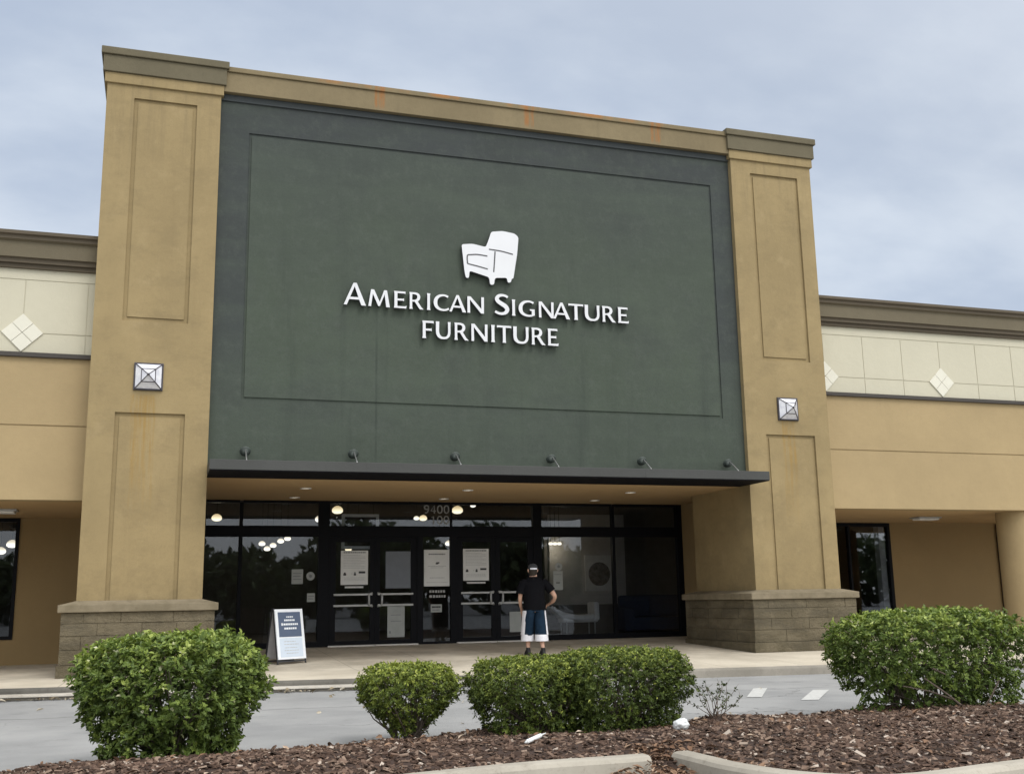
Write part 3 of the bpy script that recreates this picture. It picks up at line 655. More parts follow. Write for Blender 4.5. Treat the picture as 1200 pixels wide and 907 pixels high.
# recessed porch lights, walkway lights
dn = empty('ceiling_light', (4, 2, 3.356))
k = MB(); k.lathe([(.115,0),(.115,-.012),(.085,-.012),(.08,.0)], (0,0,0), 'z', 20); k.build('trim_ring', VINYL, dn, local=True, smooth=True)
k = MB(); k.lathe([(.08,-.004),(.0,-.004)], (0,0,0), 'z', 20); k.build('lens', DOWNL, dn, local=True)
for i, (x, y, lb) in enumerate([(3.98,2.0,'recessed porch ceiling light, left of the front row'), (7.29,1.9,'recessed porch ceiling light, middle of the front row'), (10.96,1.9,'recessed porch ceiling light, right of the front row'), (3.99,3.95,'recessed porch ceiling light, left of the row near the glass'), (7.28,3.85,'recessed porch ceiling light near the glass above the address numbers'), (10.9,3.8,'recessed porch ceiling light, right of the row near the glass')]):
    o = dn if i == 0 else copy_tree(dn); o.location = (x, y, 3.356); tag(o, lb, 'ceiling light', 'recessed lights in the porch ceiling')
for x, y, lb in ((19.28,2.72,'flat white light under the right walkway ceiling'), (-1.62,2.62,'flat white light under the left walkway ceiling, cut by the photo edge')):
    o = empty('ceiling_fixture', (x, y, 2.936)); k = MB(); k.bbox(-.33,.33,-.19,.19,-.03,0,.008); k.build('housing', SILVERPAINT, o, local=True)
    k = MB(); k.bbox(-.29,.29,-.15,.15,-.075,-.0305,.02); k.build('diffuser', VINYL, o, local=True); tag(o, lb, 'ceiling light', 'walkway ceiling lights')

# ------------------------------------------------------------------ papers and stickers on the glass
def paper(name, x0, x1, z0, z1, m, label, cat_, marks=(), y=D-.005, group=None):
    r = empty(name, ((x0+x1)/2, y, z0)); w, h = x1-x0, z1-z0
    k = MB(); k.box(-w/2,w/2,-.004,0,0,h); k.build('sheet', m, r, local=True)
    ms = {}
    for (a,b,c,d,mm) in marks:
        ms.setdefault(mm.name, (mm, MB()))[1].box(-w/2+a*w,-w/2+b*w,-.0065,-.0042,c*h,d*h)
    for mm, kk in ms.values(): kk.build('printing', mm, r, local=True)
    return tag(r, label, cat_, group)
rr = random.Random(11)
def textline(z, a, b, h, m):
    out = []; x = a
    while x < b:
        e = min(b, x+rr.uniform(.03,.09)); out.append((x,e,z,z+h,m)); x = e+.016
    return out
def notice():
    mk = []
    for q in textline(.925,.10,.92,.035,INK): mk.append(q)
    z = .86
    for i in range(9):
        mk += textline(z,.10,.90 if i % 3 else .72,.012,INKPALE); z -= .047
    mk += [(.10,.20,.27,.33,INKDARK),(.12,.18,.33,.36,INKDARK),(.48,.56,.27,.33,INKDARK),(.49,.55,.33,.37,INK),(.66,.90,.33,.39,INKDARK),(.40,.42,.30,.34,INKPALE)]
    for z in (.20,.16,.12): mk += textline(z,.12,.88,.012,INKPALE)
    return mk
PG = 'paper notices on the entrance doors'
paper('notice', 5.126, 5.738, 1.50, 2.254, PAPER, 'white paper notice with small print on the leftmost entrance door', 'notice', notice(), D-.002, PG)
paper('notice', 7.951, 8.57, 1.56, 2.285, PAPER, 'white paper notice with small print on the door just right of the narrow sidelight', 'notice', notice(), D-.002, PG)
mk = textline(.86,.18,.84,.035,INK)+[(.46,.56,.60,.64,INKDARK),(.49,.53,.64,.66,INKDARK),(.54,.60,.62,.66,INKDARK)]+textline(.54,.16,.86,.018,INKPALE)+textline(.50,.26,.76,.014,INKPALE)+textline(.22,.22,.80,.02,INKPALE)+textline(.10,.10,.92,.012,INKPALE)
paper('notice', 7.03, 7.63, 1.444, 2.268, PAPER, 'white poster with a small dark emblem on the narrow sidelight between the doors', 'notice', mk, D+.02, PG)
paper('notice', 6.14, 6.752, 1.41, 2.232, PAPERGREY, 'blank grey poster back on the second entrance door from the left', 'notice', [], D-.002, PG)
paper('paper_sheet', 6.186, 6.577, .339, 1.021, PAPERDIM, 'dull paper sheet low on the second entrance door from the left', 'paper', [(.1,.2,.12,.2,INK)]+textline(.5,.2,.8,.02,INK)+textline(.7,.2,.8,.02,INK), D-.002, PG)
paper('paper_sheet', 9.057, 9.34, .38, .84, PAPERDIM, 'dull paper sheet low on the door beside the man', 'paper', [], D-.002, PG)
paper('door_label', 5.22, 5.64, 1.425, 1.47, PAPERDIM, 'narrow lettered strip below the notice on the leftmost door', 'label', textline(.2,.02,.98,.6,VINYL), D-.002, PG)
paper('door_label', 8.036, 8.487, 1.49, 1.535, PAPERDIM, 'narrow lettered strip below the notice right of the sidelight', 'label', textline(.2,.02,.98,.6,VINYL), D-.002, PG)
# hours lettering: several rows of small vinyl on the sidelight
r = empty('hours_lettering', (7.33, D+.029, 1.17))
for z, m in ((.13, VINYLDIM), (.02, VINYLDIM)):
    k = MB(); x = -.17
    while x < .18:
        e = x+rr.uniform(.03,.06); k.box(x,e,-.003,0,z,z+.055); x = e+.02
    k.build('lettering', m, r, local=True)
tag(r, 'two rows of small white lettering on the sidelight glass below its poster', 'lettering')
paper('sticker', 7.187, 7.446, .864, 1.04, PAPERDIM, 'square sticker with dark print low on the narrow sidelight', 'sticker', textline(.55,.1,.9,.22,INKDARK)+textline(.2,.15,.8,.15,INK), D+.02, PG)
SG = 'stickers on the display windows'
paper('sticker', 4.054, 4.302, 1.533, 1.85, PAPERDIM, 'rectangular paper sticker on the left display window', 'sticker', textline(.7,.12,.88,.05,INK)+textline(.5,.12,.8,.05,INK)+textline(.3,.12,.88,.05,INK), D+.02, SG)
paper('sticker', 4.398, 4.569, 1.142, 1.329, PAPERDIM, 'small square sticker beneath the round one on the left display window', 'sticker', textline(.6,.12,.88,.12,INK)+textline(.3,.12,.8,.12,INK), D+.02, SG)
paper('sticker', 10.167, 10.403, 1.319, 1.759, PAPERDIM, 'tall paper sticker on the window right of the man', 'sticker', textline(.8,.12,.88,.04,INK)+textline(.35,.3,.7,.06,INKDARK), D+.02, SG)
for x, z, lb in ((4.466,1.70,'round pale sticker on the left display window beside the doors'), (10.31,1.865,'round pale sticker on the window right of the man')):
    o = empty('round_sticker', (x, D+.025, z)); k = MB(); k.lathe([(0,.004),(.092,.004),(.092,0)], (0,0,0), 'y', 24); k.build('sheet', PAPERDIM, o, local=True)
    k = MB(); k.lathe([(0,.0065),(.035,.0065),(.035,.0045)], (0,0,0), 'y', 12); k.build('printing', INK, o, local=True); tag(o, lb, 'sticker', SG)

# ------------------------------------------------------------------ showroom contents
def pendant(x, y, z, rad, label, group, ceil=4.5, m=GLOW):
    o = empty('pendant_lamp', (x, y, z))
    k = MB(); k.lathe([(.0,-rad*.62),(rad*.55,-rad*.55),(rad*.93,-rad*.3),(rad,-.0),(rad*.9,rad*.35),(rad*.55,rad*.68),(rad*.2,rad*.82),(0,rad*.84)], (0,0,0), 'z', 18); k.build('glass_shade', m, o, local=True, smooth=True)
    k = MB(); k.tube([(0,0,rad*.84),(0,0,rad*1.05)], rad*.25, 8); k.tube([(0,0,rad*1.05),(0,0,ceil-z)], .008, 6); k.build('cord', DARKMETAL, o, local=True)
    return tag(o, label, 'pendant lamp', group)
PD = 'glowing pendant lamps inside the store'
pendant(2.52,6.8,3.115,.12,'glowing globe pendant lamp behind the far left transom', PD)
pendant(5.36,6.8,3.319,.135,'large glowing pendant lamp behind the transom above the leftmost door', PD)
pendant(4.93,6.8,3.10,.11,'glowing pendant lamp half behind the thick black mullion left of the doors', PD, m=GLOWW)
pendant(8.388,6.8,3.344,.14,'large glowing pendant lamp behind the transom just right of the address numbers', PD)
pendant(8.80,6.8,3.47,.07,'tiny lit lamp near the porch ceiling right of the address numbers', PD, m=GLOWW)
pendant(7.50,6.8,3.14,.10,'glowing pendant lamp in front of the lower address number', PD)
pendant(7.33,6.8,3.14,.07,'smaller lit lamp left of the lower address number', PD, m=GLOWW)
for x, z in ((4.033,2.787),(4.179,2.642),(4.344,2.738),(4.556,2.859),(4.747,2.931)): pendant(x, 12, z, .095, 'small glowing lamp in the cluster seen through the left display window', 'lamp cluster behind the left display window', m=GLOWW)
pendant(6.50,12,2.63,.10,'small dim lamp behind the top of the leftmost door', PD); pendant(6.79,12,2.76,.10,'small bright lamp behind the top of the leftmost door, right of the dim one', PD, m=GLOWW)
pendant(9.52,12,2.79,.11,'small lit lamp behind the top of the narrow sidelight', PD, m=GLOWW)
pendant(11.3,8.0,2.98,.09,'lone lit lamp behind the transom right of the doors', PD, m=GLOWW)
for x in (10.95,11.07,11.19): pendant(x, 7.0, 2.52, .06, 'small lit lamp in the trio behind the window right of the man', 'trio of lamps behind the right display window', m=GLOWW)
pendant(-2.06,8.6,2.60,.13,'glowing lamp behind the left wing window, the right one of two', PD, m=GLOWW); pendant(-2.30,8.6,2.44,.12,'glowing lamp behind the left wing window, at the photo edge', PD, m=GLOWW)
PRINTFRAME = simple('pale_frame', (.85,.83,.78), .6)
o = empty('picture_frame', (5.60, 4.96, 2.30)); k = MB()
k.box(-.425,-.36,-.02,.02,.0,.785); k.box(.36,.425,-.02,.02,.0,.785); k.box(-.36,.36,-.02,.02,.72,.785); k.box(-.36,.36,-.02,.02,0,.065); k.build('frame', PRINTFRAME, o, local=True)
k = MB(); k.box(-.36,.36,.0,.015,.065,.72); k.build('backing', WOODD, o, local=True); k = MB(); k.tube([(-.3,0,.785),(-.3,0,2.2)],.005,5); k.tube([(.3,0,.785),(.3,0,2.2)],.005,5); k.build('wire', DARKMETAL, o, local=True)
tag(o, 'pale empty rectangular frame hanging behind the transom above the leftmost door', 'frame')
o = empty('framed_print', (12.38, 7.245, 1.295)); k = MB(); k.box(-.40,.40,-.03,0,0,.93); k.build('frame', PRINTBG, o, local=True)
k = MB(); k.lathe([(0,.034),(.30,.034),(.31,.031)], (0,0,.44), 'y', 28); k.build('artwork', PRINTINK, o, local=True); tag(o, 'pale square print with a dark round shape on the showroom wall', 'print')
# reclining bench in the right window
o = empty('lounge_chair', (11.15, 6.0, FZ))
k = MB(); k.loft([(.0,-.28,.50,.03,.02),(.0,.28,.50,.03,.02)], 6)
k = MB(); k.tube([(-.62,-.1,.74),(-.35,-.1,.55),(.0,-.1,.46),(.35,-.1,.46),(.62,-.1,.50)], [.05,.08,.09,.09,.07], 10); k.tube([(-.62,.2,.74),(-.35,.2,.55),(.0,.2,.46),(.35,.2,.46),(.62,.2,.50)], [.05,.08,.09,.09,.07], 10); k.bbox(-.35,.6,-.16,.26,.36,.48,.05); k.build('seat', LEATHER, o, local=True, smooth=True)
k = MB(); k.bbox(.48,.62,-.2,.3,.40,.85,.05); k.build('backrest', LEATHER, o, local=True)
for sx in (-.25,.5):
    for sy in (-.15,.25): k = MB(); k.tube([(sx,sy,0),(sx,sy,.40)], [.016,.022], 8); k.build('leg', SILVER, o, local=True)
tag(o, 'pale grey lounge chair with thin legs behind the window right of the man', 'chair')
o = empty('sofa', (13.6, 6.2, FZ), R(-8))
k = MB(); k.bbox(-1.0,1.0,-.42,.42,.12,.45,.05); k.build('seat', SOFAM, o, local=True)
k = MB(); k.bbox(-1.0,1.0,.2,.46,.451,1.0,.09); k.build('backrest', SOFAM, o, local=True)
for s in (-1,1): k = MB(); k.bbox(s*.92-.14,s*.92+.14,-.44,.40,.10,.70,.07); k.build('armrest', SOFAM, o, local=True)
for sx in (-.85,.85):
    for sy in (-.35,.35): k = MB(); k.tube([(sx,sy,0),(sx,sy,.13)], .03, 8); k.build('leg', WOODD, o, local=True)
tag(o, 'dark navy sofa low behind the right display window', 'sofa')
# the light those lit lamps give the showroom
for i, (x, y, z, p_) in enumerate([(11.07,6.9,2.36,4), (5.36,6.8,3.14,6), (8.388,6.8,3.16,6), (2.52,6.8,2.95,6), (4.4,11.8,2.5,10)]):
    pl = bpy.data.lights.new('lamp_light', 'POINT'); pl.energy = p_; pl.shadow_soft_size = .04; pl.color = (1,.86,.64); po = bpy.data.objects.new('lamp_light', pl); COL.objects.link(po); po.location = (x,y,z)
# A-frame board
BD = empty('sandwich_board', (3.565, 1.12, walk_z(3.565,1.12)), R(30))
def leafm(sgn):   # transform from flat leaf coords (u across, w up the leaf, t out of the face) to local
    th = R(10); return lambda u, w, t: (u, sgn*(-.20+math.sin(th)*w+0)-sgn*t*math.cos(th)*1.0, .03+math.cos(th)*w+t*math.sin(th))
def leafbox(k, F, u0,u1,w0,w1,t0,t1):
    vs = [F(u,w,t) for t in (t0,t1) for (u,w) in ((u0,w0),(u1,w0),(u1,w1),(u0,w1))]
    k.add(vs, [(0,3,2,1),(4,5,6,7),(0,1,5,4),(1,2,6,5),(2,3,7,6),(3,0,4,7)])
F = leafm(1); W = .31
k = MB(); leafbox(k,F,-W,W,.05,.955,0,.02); p = k.build('front_panel', BOARDWHITE, BD, local=True)
k = MB(); leafbox(k,F,-W+.06,W-.06,.45,.90,.0205,.024); k.build('navy_poster', NAVY, p, local=True)
k = MB(); leafbox(k,F,-W+.06,W-.06,.09,.43,.0205,.023); k.build('pale_poster', PALEBLUE, p, local=True)
k = MB()
for (w, a, b, h) in ((.80,-.07,.08,.022),(.735,-.12,.12,.032),(.66,-.17,.18,.034),(.585,-.13,.14,.034)):
    x = a
    while x < b: e = min(b, x+rr.uniform(.02,.045)); leafbox(k,F,x,e,w,w+h,.0245,.0265); x = e+.010
leafbox(k,F,-.19,-.155,.655,.70,.0245,.0265)
k.build('lettering', BOARDWHITE, p, local=True)
k = MB()
for (w, a, b, h) in ((.36,-.16,.10,.012),(.31,-.16,.16,.012),(.25,-.14,.12,.012),(.20,-.16,.16,.012),(.15,-.12,.14,.012)):
    x = a
    while x < b: e = min(b, x+rr.uniform(.02,.06)); leafbox(k,F,x,e,w,w+h,.0235,.025); x = e+.012
k.build('small_print', INKPALE, p, local=True)
for s in (1,-1):
    G = leafm(s)
    for u in (-W-.012, W-.010): k = MB(); leafbox(k,G,u,u+.022,-.03,.975,-.025,.0 if s == 1 else .0); k.build('leg', DARKMETAL, BD, local=True)
    k = MB(); leafbox(k,G,-W+.01,W-.01,.005,.03,-.022,-.002); k.build('rail', DARKMETAL, BD, local=True)
G = leafm(-1); k = MB(); leafbox(k,G,-W+.012,W-.012,.05,.955,0,.02); k.build('back_panel', BOARDGREY, BD, local=True)
tag(BD, 'white A-frame board with navy and pale blue panels standing left of the doors', 'sandwich board')

# ------------------------------------------------------------------ the man walking in
PX, PY = 8.36, .95
MAN = empty('person', (PX, PY, walk_z(PX,PY)), R(-6))
def skin_mesh(name, chains, mat, parent):
    verts, edges, rad, roots = [], [], [], []
    key = {}
    for ch in chains:
        prev = None
        for (p, r) in ch:
            k_ = tuple(round(q,4) for q in p)
            if k_ in key and r is not None and len(key): i = key[k_]
            else: i = len(verts); verts.append(p); rad.append(r); key[k_] = i
            if prev is not None and prev != i: edges.append((prev, i))
            prev = i
    me = bpy.data.meshes.new(name); me.from_pydata(verts, edges, [])
    o = bpy.data.objects.new(name, me); COL.objects.link(o)
    md = o.modifiers.new('skin', 'SKIN'); md.use_smooth_shade = True
    if not me.skin_vertices: 
        bm = bmesh.new(); bm.from_mesh(me); bm.verts.layers.skin.verify(); bm.to_mesh(me); bm.free()
    sv = me.skin_vertices[0].data
    adj = {i: [] for i in range(len(verts))}
    for a,b in edges: adj[a].append(b); adj[b].append(a)
    seen = set()
    for i in range(len(verts)):
        r = rad[i]; sv[i].radius = r if isinstance(r, tuple) else (r, r)
        if i not in seen:
            sv[i].use_root = True; stack = [i]
            while stack:
                q = stack.pop()
                if q in seen: continue
                seen.add(q); stack += adj[q]
    s2 = o.modifiers.new('sub', 'SUBSURF'); s2.levels = 1; s2.render_levels = 2
    me.materials.append(mat)
    dg = bpy.context.evaluated_depsgraph_get(); m2 = bpy.data.meshes.new_from_object(o.evaluated_get(dg))
    o.modifiers.clear(); o.data = m2; o.parent = parent
    return o
pel = (0,0,.93)
body = [
 [(pel,(.15,.12)), ((0,.0,1.08),(.17,.135)), ((0,.01,1.25),(.18,.13)), ((0,.02,1.40),(.15,.10)), ((0,.035,1.485),(.060,.060)), ((0,.06,1.555),(.068,.082)), ((0,.075,1.63),(.076,.096)), ((0,.07,1.70),(.062,.076)), ((0,.06,1.735),(.03,.035))],
 [((0,.075,1.63),(.076,.096)), ((0,.168,1.605),(.014,.016)), ((0,.188,1.592),(.012,.012))],
 [((0,.02,1.40),(.15,.10)), ((.20,.01,1.40),.064), ((.325,-.03,1.27),.056), ((.425,-.04,1.125),.047), ((.415,.08,1.04),.041), ((.375,.18,.99),.030), ((.345,.24,.965),(.020,.036)), ((.320,.29,.945),(.016,.036))],
 [((0,.02,1.40),(.15,.10)), ((-.20,.01,1.40),.062), ((-.265,-.01,1.25),.053), ((-.285,-.005,1.10),.044), ((-.255,.09,.97),.037), ((-.215,.17,.885),.028), ((-.20,.205,.83),(.020,.036)), ((-.195,.225,.785),(.016,.036))],
 [(pel,(.15,.12)), ((.095,.0,.86),.095), ((.108,-.03,.50),.062), ((.116,-.085,.36),.060), ((.125,-.15,.12),.038), ((.125,-.145,.07),.038), ((.140,-.05,.035),(.038,.03))],
 [(pel,(.15,.12)), ((-.095,.0,.86),.095), ((-.108,.09,.50),.062), ((-.112,.10,.36),.060), ((-.115,.09,.12),.038), ((-.115,.095,.07),.038), ((-.119,.19,.035),(.038,.03))],
]
for (hx, hy, hz, dx, dz, sx) in ((.320,.29,.945,-.1,-.45,1), (-.195,.225,.785,.05,-.9,-1)):     # curled fingers and thumb, each a chain rooted in the palm
    d = Vector((dx*.4, .75 if sx > 0 else .4, dz)).normalized(); across = Vector((0,-dz,.75 if sx > 0 else .4)).normalized()
    up = across
    for fi, (off, ln) in enumerate(((-.030,.066),(-.010,.078),(.010,.074),(.028,.058))):
        p0 = Vector((hx,hy,hz))+up*off; p1 = p0+d*ln*.55; p2 = p1+(d*.7+Vector((-sx*.7,0,0))).normalized()*ln*.35; p3 = p2+(d*.2+Vector((-sx*.98,0,-.1))).normalized()*ln*.3
        body.append([(tuple(p0),.0092), (tuple(p1),.0088), (tuple(p2),.0082), (tuple(p3),.0072)])
    t0 = Vector((hx,hy,hz))-d*.045-up*.02; t1 = t0-up*.028+d*.03+Vector((-sx*.022,0,0)); t2 = t1+d*.032+Vector((-sx*.012,0,0))
    body.append([(tuple(t0),.012), (tuple(t1),.0105), (tuple(t2),.009)])
bo = skin_mesh('body', body, SKIN, MAN)
for s in (-1,1):
    k = MB(); k.lathe([(0,-.012),(.009,-.008),(.012,0),(.009,.008),(0,.012)], (s*.032,.158,1.64), 'z', 10); k.build('eye', EYEM, MAN, local=True, smooth=True)
    k = MB(); k.loft([(s*.082,.062,1.60,.010,.018),(s*.094,.058,1.625,.013,.026),(s*.098,.055,1.65,.013,.030),(s*.092,.058,1.675,.008,.02)], 10, True, True); k.build('ear', SKIN, MAN, local=True, smooth=True)
k = MB(); k.lathe([(.022,-.006),(.024,0),(.020,.006),(0,.006)], (0,.168,1.565), 'z', 12); k.build('mouth', simple('lips',(.35,.15,.12),.5), MAN, local=True)
k = MB(); k.loft([(0,.035,1.535,.066,.058),(0,.05,1.575,.080,.082),(0,.055,1.64,.088,.098),(0,.055,1.68,.088,.100)], 24); k.build('hair', HAIRM, MAN, local=True, smooth=True)
# shirt: body and sleeves with folds
def folds(rings, amp, seed):
    return rings
k = MB(); n = 28
k.loft([(0,.0,.865,.222,.168),(0,.0,.89,.226,.172),(0,.005,1.0,.222,.172),(0,.01,1.12,.222,.170),(0,.012,1.25,.228,.162),(0,.015,1.35,.236,.146),(0,.02,1.415,.226,.128),(0,.03,1.46,.185,.108),(0,.036,1.492,.12,.088),(0,.04,1.512,.082,.078),(0,.042,1.515,.07,.066)], n, False, False, 2.25)
for i, v in enumerate(k.v):
    w = noise.noise((v[0]*7,v[1]*7,v[2]*5))*.024*min(1,(1.5-v[2])*3); l_ = math.hypot(v[0],v[1])+1e-6; k.v[i] = (v[0]*(1+w/l_), v[1]*(1+w/l_), v[2])
for s, pts in ((1, [(.16,.012,1.412),(.235,.0,1.37),(.30,-.02,1.30),(.355,-.033,1.225)]), (-1, [(-.16,.012,1.412),(-.22,.005,1.37),(-.258,-.005,1.29),(-.278,-.01,1.18)])):
    k.tube(pts, [.088,.088,.084,.088], 16, False)
k.build('t_shirt', BLACKCLOTH, MAN, local=True, smooth=True)
# shorts
k = MB(); k.loft([(0,.0,.84,.205,.152),(0,.0,.92,.208,.155),(0,.0,.93,.19,.14)], 28)
DY = {1:-.075, -1:.095}
for s in (-1,1): k.loft([(s*.118,.01+DY[s],.385,.124,.128),(s*.116,.01+DY[s]*.75,.50,.118,.128),(s*.112,.008+DY[s]*.35,.66,.114,.135),(s*.104,.0,.80,.112,.146),(s*.095,.0,.87,.110,.150)], 20)
for i, v in enumerate(k.v):
    w = noise.noise((v[0]*9+5,v[1]*9,v[2]*6))*.018; k.v[i] = (v[0]+w*.5, v[1]+w, v[2])
sh = k.build('shorts', NAVYCLOTH, MAN, local=True, smooth=True)
for s in (-1,1):
    k = MB(); k.loft([(s*.120,.01+DY[s]*1.15,.275,.134,.138),(s*.119,.01+DY[s]*1.1,.34,.131,.136),(s*.118,.01+DY[s],.400,.128,.131)], 20); k.build('hem_band', WHITECLOTH, sh, local=True, smooth=True)
    k = MB(); vs = []
    for z, cx, rx, ry, dy in ((.39,.118,.128,.132,DY[s]),(.50,.116,.123,.133,DY[s]*.75),(.66,.112,.120,.140,DY[s]*.35),(.80,.104,.120,.150,0),(.86,.110,.109,.153,0)):
        for a in range(-52,41,6): vs.append((s*(cx+(rx+.012)*math.cos(R(a))), .01+dy+(ry+.008)*math.sin(R(a))*.92, z))
    k.add(vs, [(i*16+j, i*16+j+1, (i+1)*16+j+1, (i+1)*16+j) for i in range(4) for j in range(15)]); k.build('side_panel', WHITECLOTH, sh, local=True, smooth=True)
    cx = s*.115 if s < 0 else s*.127; fy = -.13 if s > 0 else .11
    k = MB(); k.loft([(cx,fy-.02,.05,.046,.055),(cx,fy-.02,.10,.043,.050),(cx,fy-.02,.15,.043,.047)], 14); k.build('sock', SHOEM, MAN, local=True, smooth=True)
    k = MB(); k.loft([(cx,fy+.035,.0,.050,.148),(cx,fy+.035,.022,.054,.152),(cx,fy+.035,.045,.052,.146),(cx,fy+.02,.075,.046,.115),(cx,fy-.015,.105,.044,.062),(cx,fy-.02,.112,.03,.04)], 20, True, True, 2.4); k.build('shoe', SHOEM, MAN, local=True, smooth=True)
# cap
k = MB(); k.loft([(0,.058,1.655,.096,.108,0,-.08),(0,.058,1.70,.096,.108),(0,.058,1.735,.086,.096),(0,.058,1.76,.062,.07),(0,.058,1.772,.03,.034),(0,.058,1.775,.004,.005)], 24, False, True)
cp = k.build('cap', CAPM, MAN, local=True, smooth=True)
k = MB(); vs = []
for i in range(9):
    a = R(25+i*130/8); c, q = math.cos(a), math.sin(a); vs += [(.095*c,.058+.107*q,1.672), (.092*c,.058+.107*q+.075*math.sin(math.pi*i/8)**.6,1.66-.012*abs(c)), (.092*c,.058+.107*q+.075*math.sin(math.pi*i/8)**.6,1.652-.012*abs(c)), (.095*c,.058+.107*q,1.664)]
k.add(vs, [(i*4+j, i*4+(j+1)%4, (i+1)*4+(j+1)%4, (i+1)*4+j) for i in range(8) for j in range(4)]); k.build('brim', CAPM, cp, local=True)
k = MB(); vs = []
for i in range(9):
    a = R(-135+i*90/8); c, q = math.cos(a), math.sin(a)
    for z, g_ in ((1.655,.003),(1.688,.003)): vs.append(((.096+g_)*c, .058+(.108+g_)*q, z))
k.add(vs, [(2*i,2*i+2,2*i+3,2*i+1) for i in range(8)]); k.build('strap', WHITECLOTH, cp, local=True)
tag(MAN, 'man in black t-shirt, grey cap and navy shorts with white hem walking to the doors', 'person')

# ------------------------------------------------------------------ planting island
POLY = [(-.35,-10.7),(-.05,-10.0),(.35,-9.45),(.95,-9.1),(2.2,-9.0),(3.2,-8.85),(4.3,-8.7),(5.5,-8.85),(6.6,-8.9),(8.4,-8.75),(10.5,-9.0),(14,-9.2),(16,-10.2),(14,-12.1),(10,-12.4),(7.5,-12.62),(6.44,-12.8),(6.0,-12.75),(5.68,-12.4),(5.50,-11.9),(5.46,-11.3),(5.03,-11.24),(4.08,-11.2),(3.2,-11.35),(2.2,-11.6),(1.0,-11.7),(.1,-11.5)]
PN = np.array(POLY); PN2 = np.roll(PN, -1, 0)
def inside_dist(x, y):
    a = (PN[:,1] > y) != (PN2[:,1] > y)
    xi = (PN2[:,0]-PN[:,0])*(y-PN[:,1])/(PN2[:,1]-PN[:,1]+1e-12)+PN[:,0]
    ins = np.count_nonzero(a & (x < xi)) % 2 == 1
    d = PN2-PN; t = np.clip(((x-PN[:,0])*d[:,0]+(y-PN[:,1])*d[:,1])/(d**2).sum(1), 0, 1)
    q = np.hypot(PN[:,0]+d[:,0]*t-x, PN[:,1]+d[:,1]*t-y).min()
    return q if ins else -q
def mulch_z(x, y, d=None):
    d = inside_dist(x,y) if d is None else d
    z = -.215+.105*sm(9.6,10.9,-y)+.12*sm(-.02,.75,d)
    z += .06*math.exp(-((x-6.75)**2+(y+9.45)**2)/.25)+.05*math.exp(-((x-8.9)**2+(y+9.7)**2)/1.2)+.03*math.exp(-((x-4.3)**2+(y+9.2)**2)/.4)-.05*math.exp(-((x-5.25)**2+(y+11.3)**2)/.15)
    return z+noise.noise((x*2.3,y*2.3,1))*.018+noise.noise((x*7,y*7,4))*.012
mb = MB(); sx_ = frange(-.5,16.1,.1); sy_ = frange(-12.95,-8.6,.1); idx = {}
for j, y in enumerate(sy_):
    for i, x in enumerate(sx_):
        d = inside_dist(x,y)
        if d > -.12: idx[i,j] = len(mb.v); mb.v.append((x,y,mulch_z(x,y,d) if d > 0 else mulch_z(x,y,0)-.06*min(1,-d/.1)))
for (i,j) in list(idx):
    q = [(i,j),(i+1,j),(i+1,j+1),(i,j+1)]
    if all(t in idx for t in q): mb.f.append(tuple(idx[t] for t in q)); mb.m.append(0); mb.t.append(0)
structure(mb.build('mulch_bed', SOIL, smooth=True))
def chips(name, pts, mat, smin, smax, label, cat_, flat=.5, seed=1, thick=.22, tintf=None, leaf=False):
    r = random.Random(seed); mb = MB(); V, Fc, T = [], [], []
    for (x,y,z) in pts:
        l = r.uniform(smin,smax)*r.choice((.6,.8,1,1,1.35)); w = l*r.uniform(.28,.6); h = l*thick*r.uniform(.4,1)
        a = r.uniform(0,6.283); n = Vector((r.gauss(0,flat),r.gauss(0,flat),1)).normalized(); t = Vector((math.cos(a),math.sin(a),0)); t = (t-n*t.dot(n)).normalized(); b = n.cross(t)
        c = Vector((x,y,z+r.uniform(-.2,.6)*h)); i = len(V)
        j = lambda: r.uniform(.75,1.15)
        if leaf:
            q = [c-t*l*.5, c-t*l*.1+b*w*.5*j()+n*h, c+t*l*.25+b*w*.4*j()+n*h*.8, c+t*l*.55+n*h*.3, c+t*l*.2-b*w*.45*j()+n*h*.9, c-t*l*.15-b*w*.5*j()+n*h*.7]
            V += q; Fc += [(i,i+1,i+2,i+3),(i,i+3,i+4,i+5)]; tt = r.random(); T += [tt,tt*.95]
        else:
            q = [(-1,-1),(1,-1),(1,1),(-1,1)]
            lo = [c+t*l*.5*sx*j()+b*w*.5*sy*j()-n*h*.5 for sx,sy in q]; hi = [p+n*h*j()+t*l*.04*r.uniform(-1,1) for p in lo]
            V += lo+hi; Fc += [(i+4,i+5,i+6,i+7),(i,i+1,i+5,i+4),(i+1,i+2,i+6,i+5),(i+2,i+3,i+7,i+6),(i+3,i,i+4,i+7)]
            tt = min(1,max(0,r.betavariate(1.5,2.1))) if not tintf else tintf(r); tt = .97 if r.random() < .02 else tt; T += [tt]*5
    mb.v, mb.f, mb.m, mb.t = [tuple(v) for v in V], Fc, [0]*len(Fc), T
    return tag(mb.build(name, mat, tint=True), label, cat_, None, 'stuff')
r = random.Random(21); pts = []
while len(pts) < 60000:
    x = r.uniform(-.4,12.5) if r.random() < .9 else r.uniform(-.4,3); y = r.uniform(-12.9,-8.6); d = inside_dist(x,y)
    if d > -.03 and y > -10.2-.60*(x+.6)-1.2: pts.append((x,y,mulch_z(x,y,max(d,0))))
chips('bark_mulch', pts, MULCHCHIP, .020,.064, 'reddish brown bark mulch spread over the planting island', 'mulch', .38, 5)
pts = []
while len(pts) < 900:
    x, y = r.gauss(5.26,.16), r.uniform(-12.3,-10.9)
    if abs(x-5.25) < .45: d = inside_dist(x,y); pts.append((x,y,(mulch_z(x,y,d) if d > 0 else street_z(x,y)+.0)+.012))
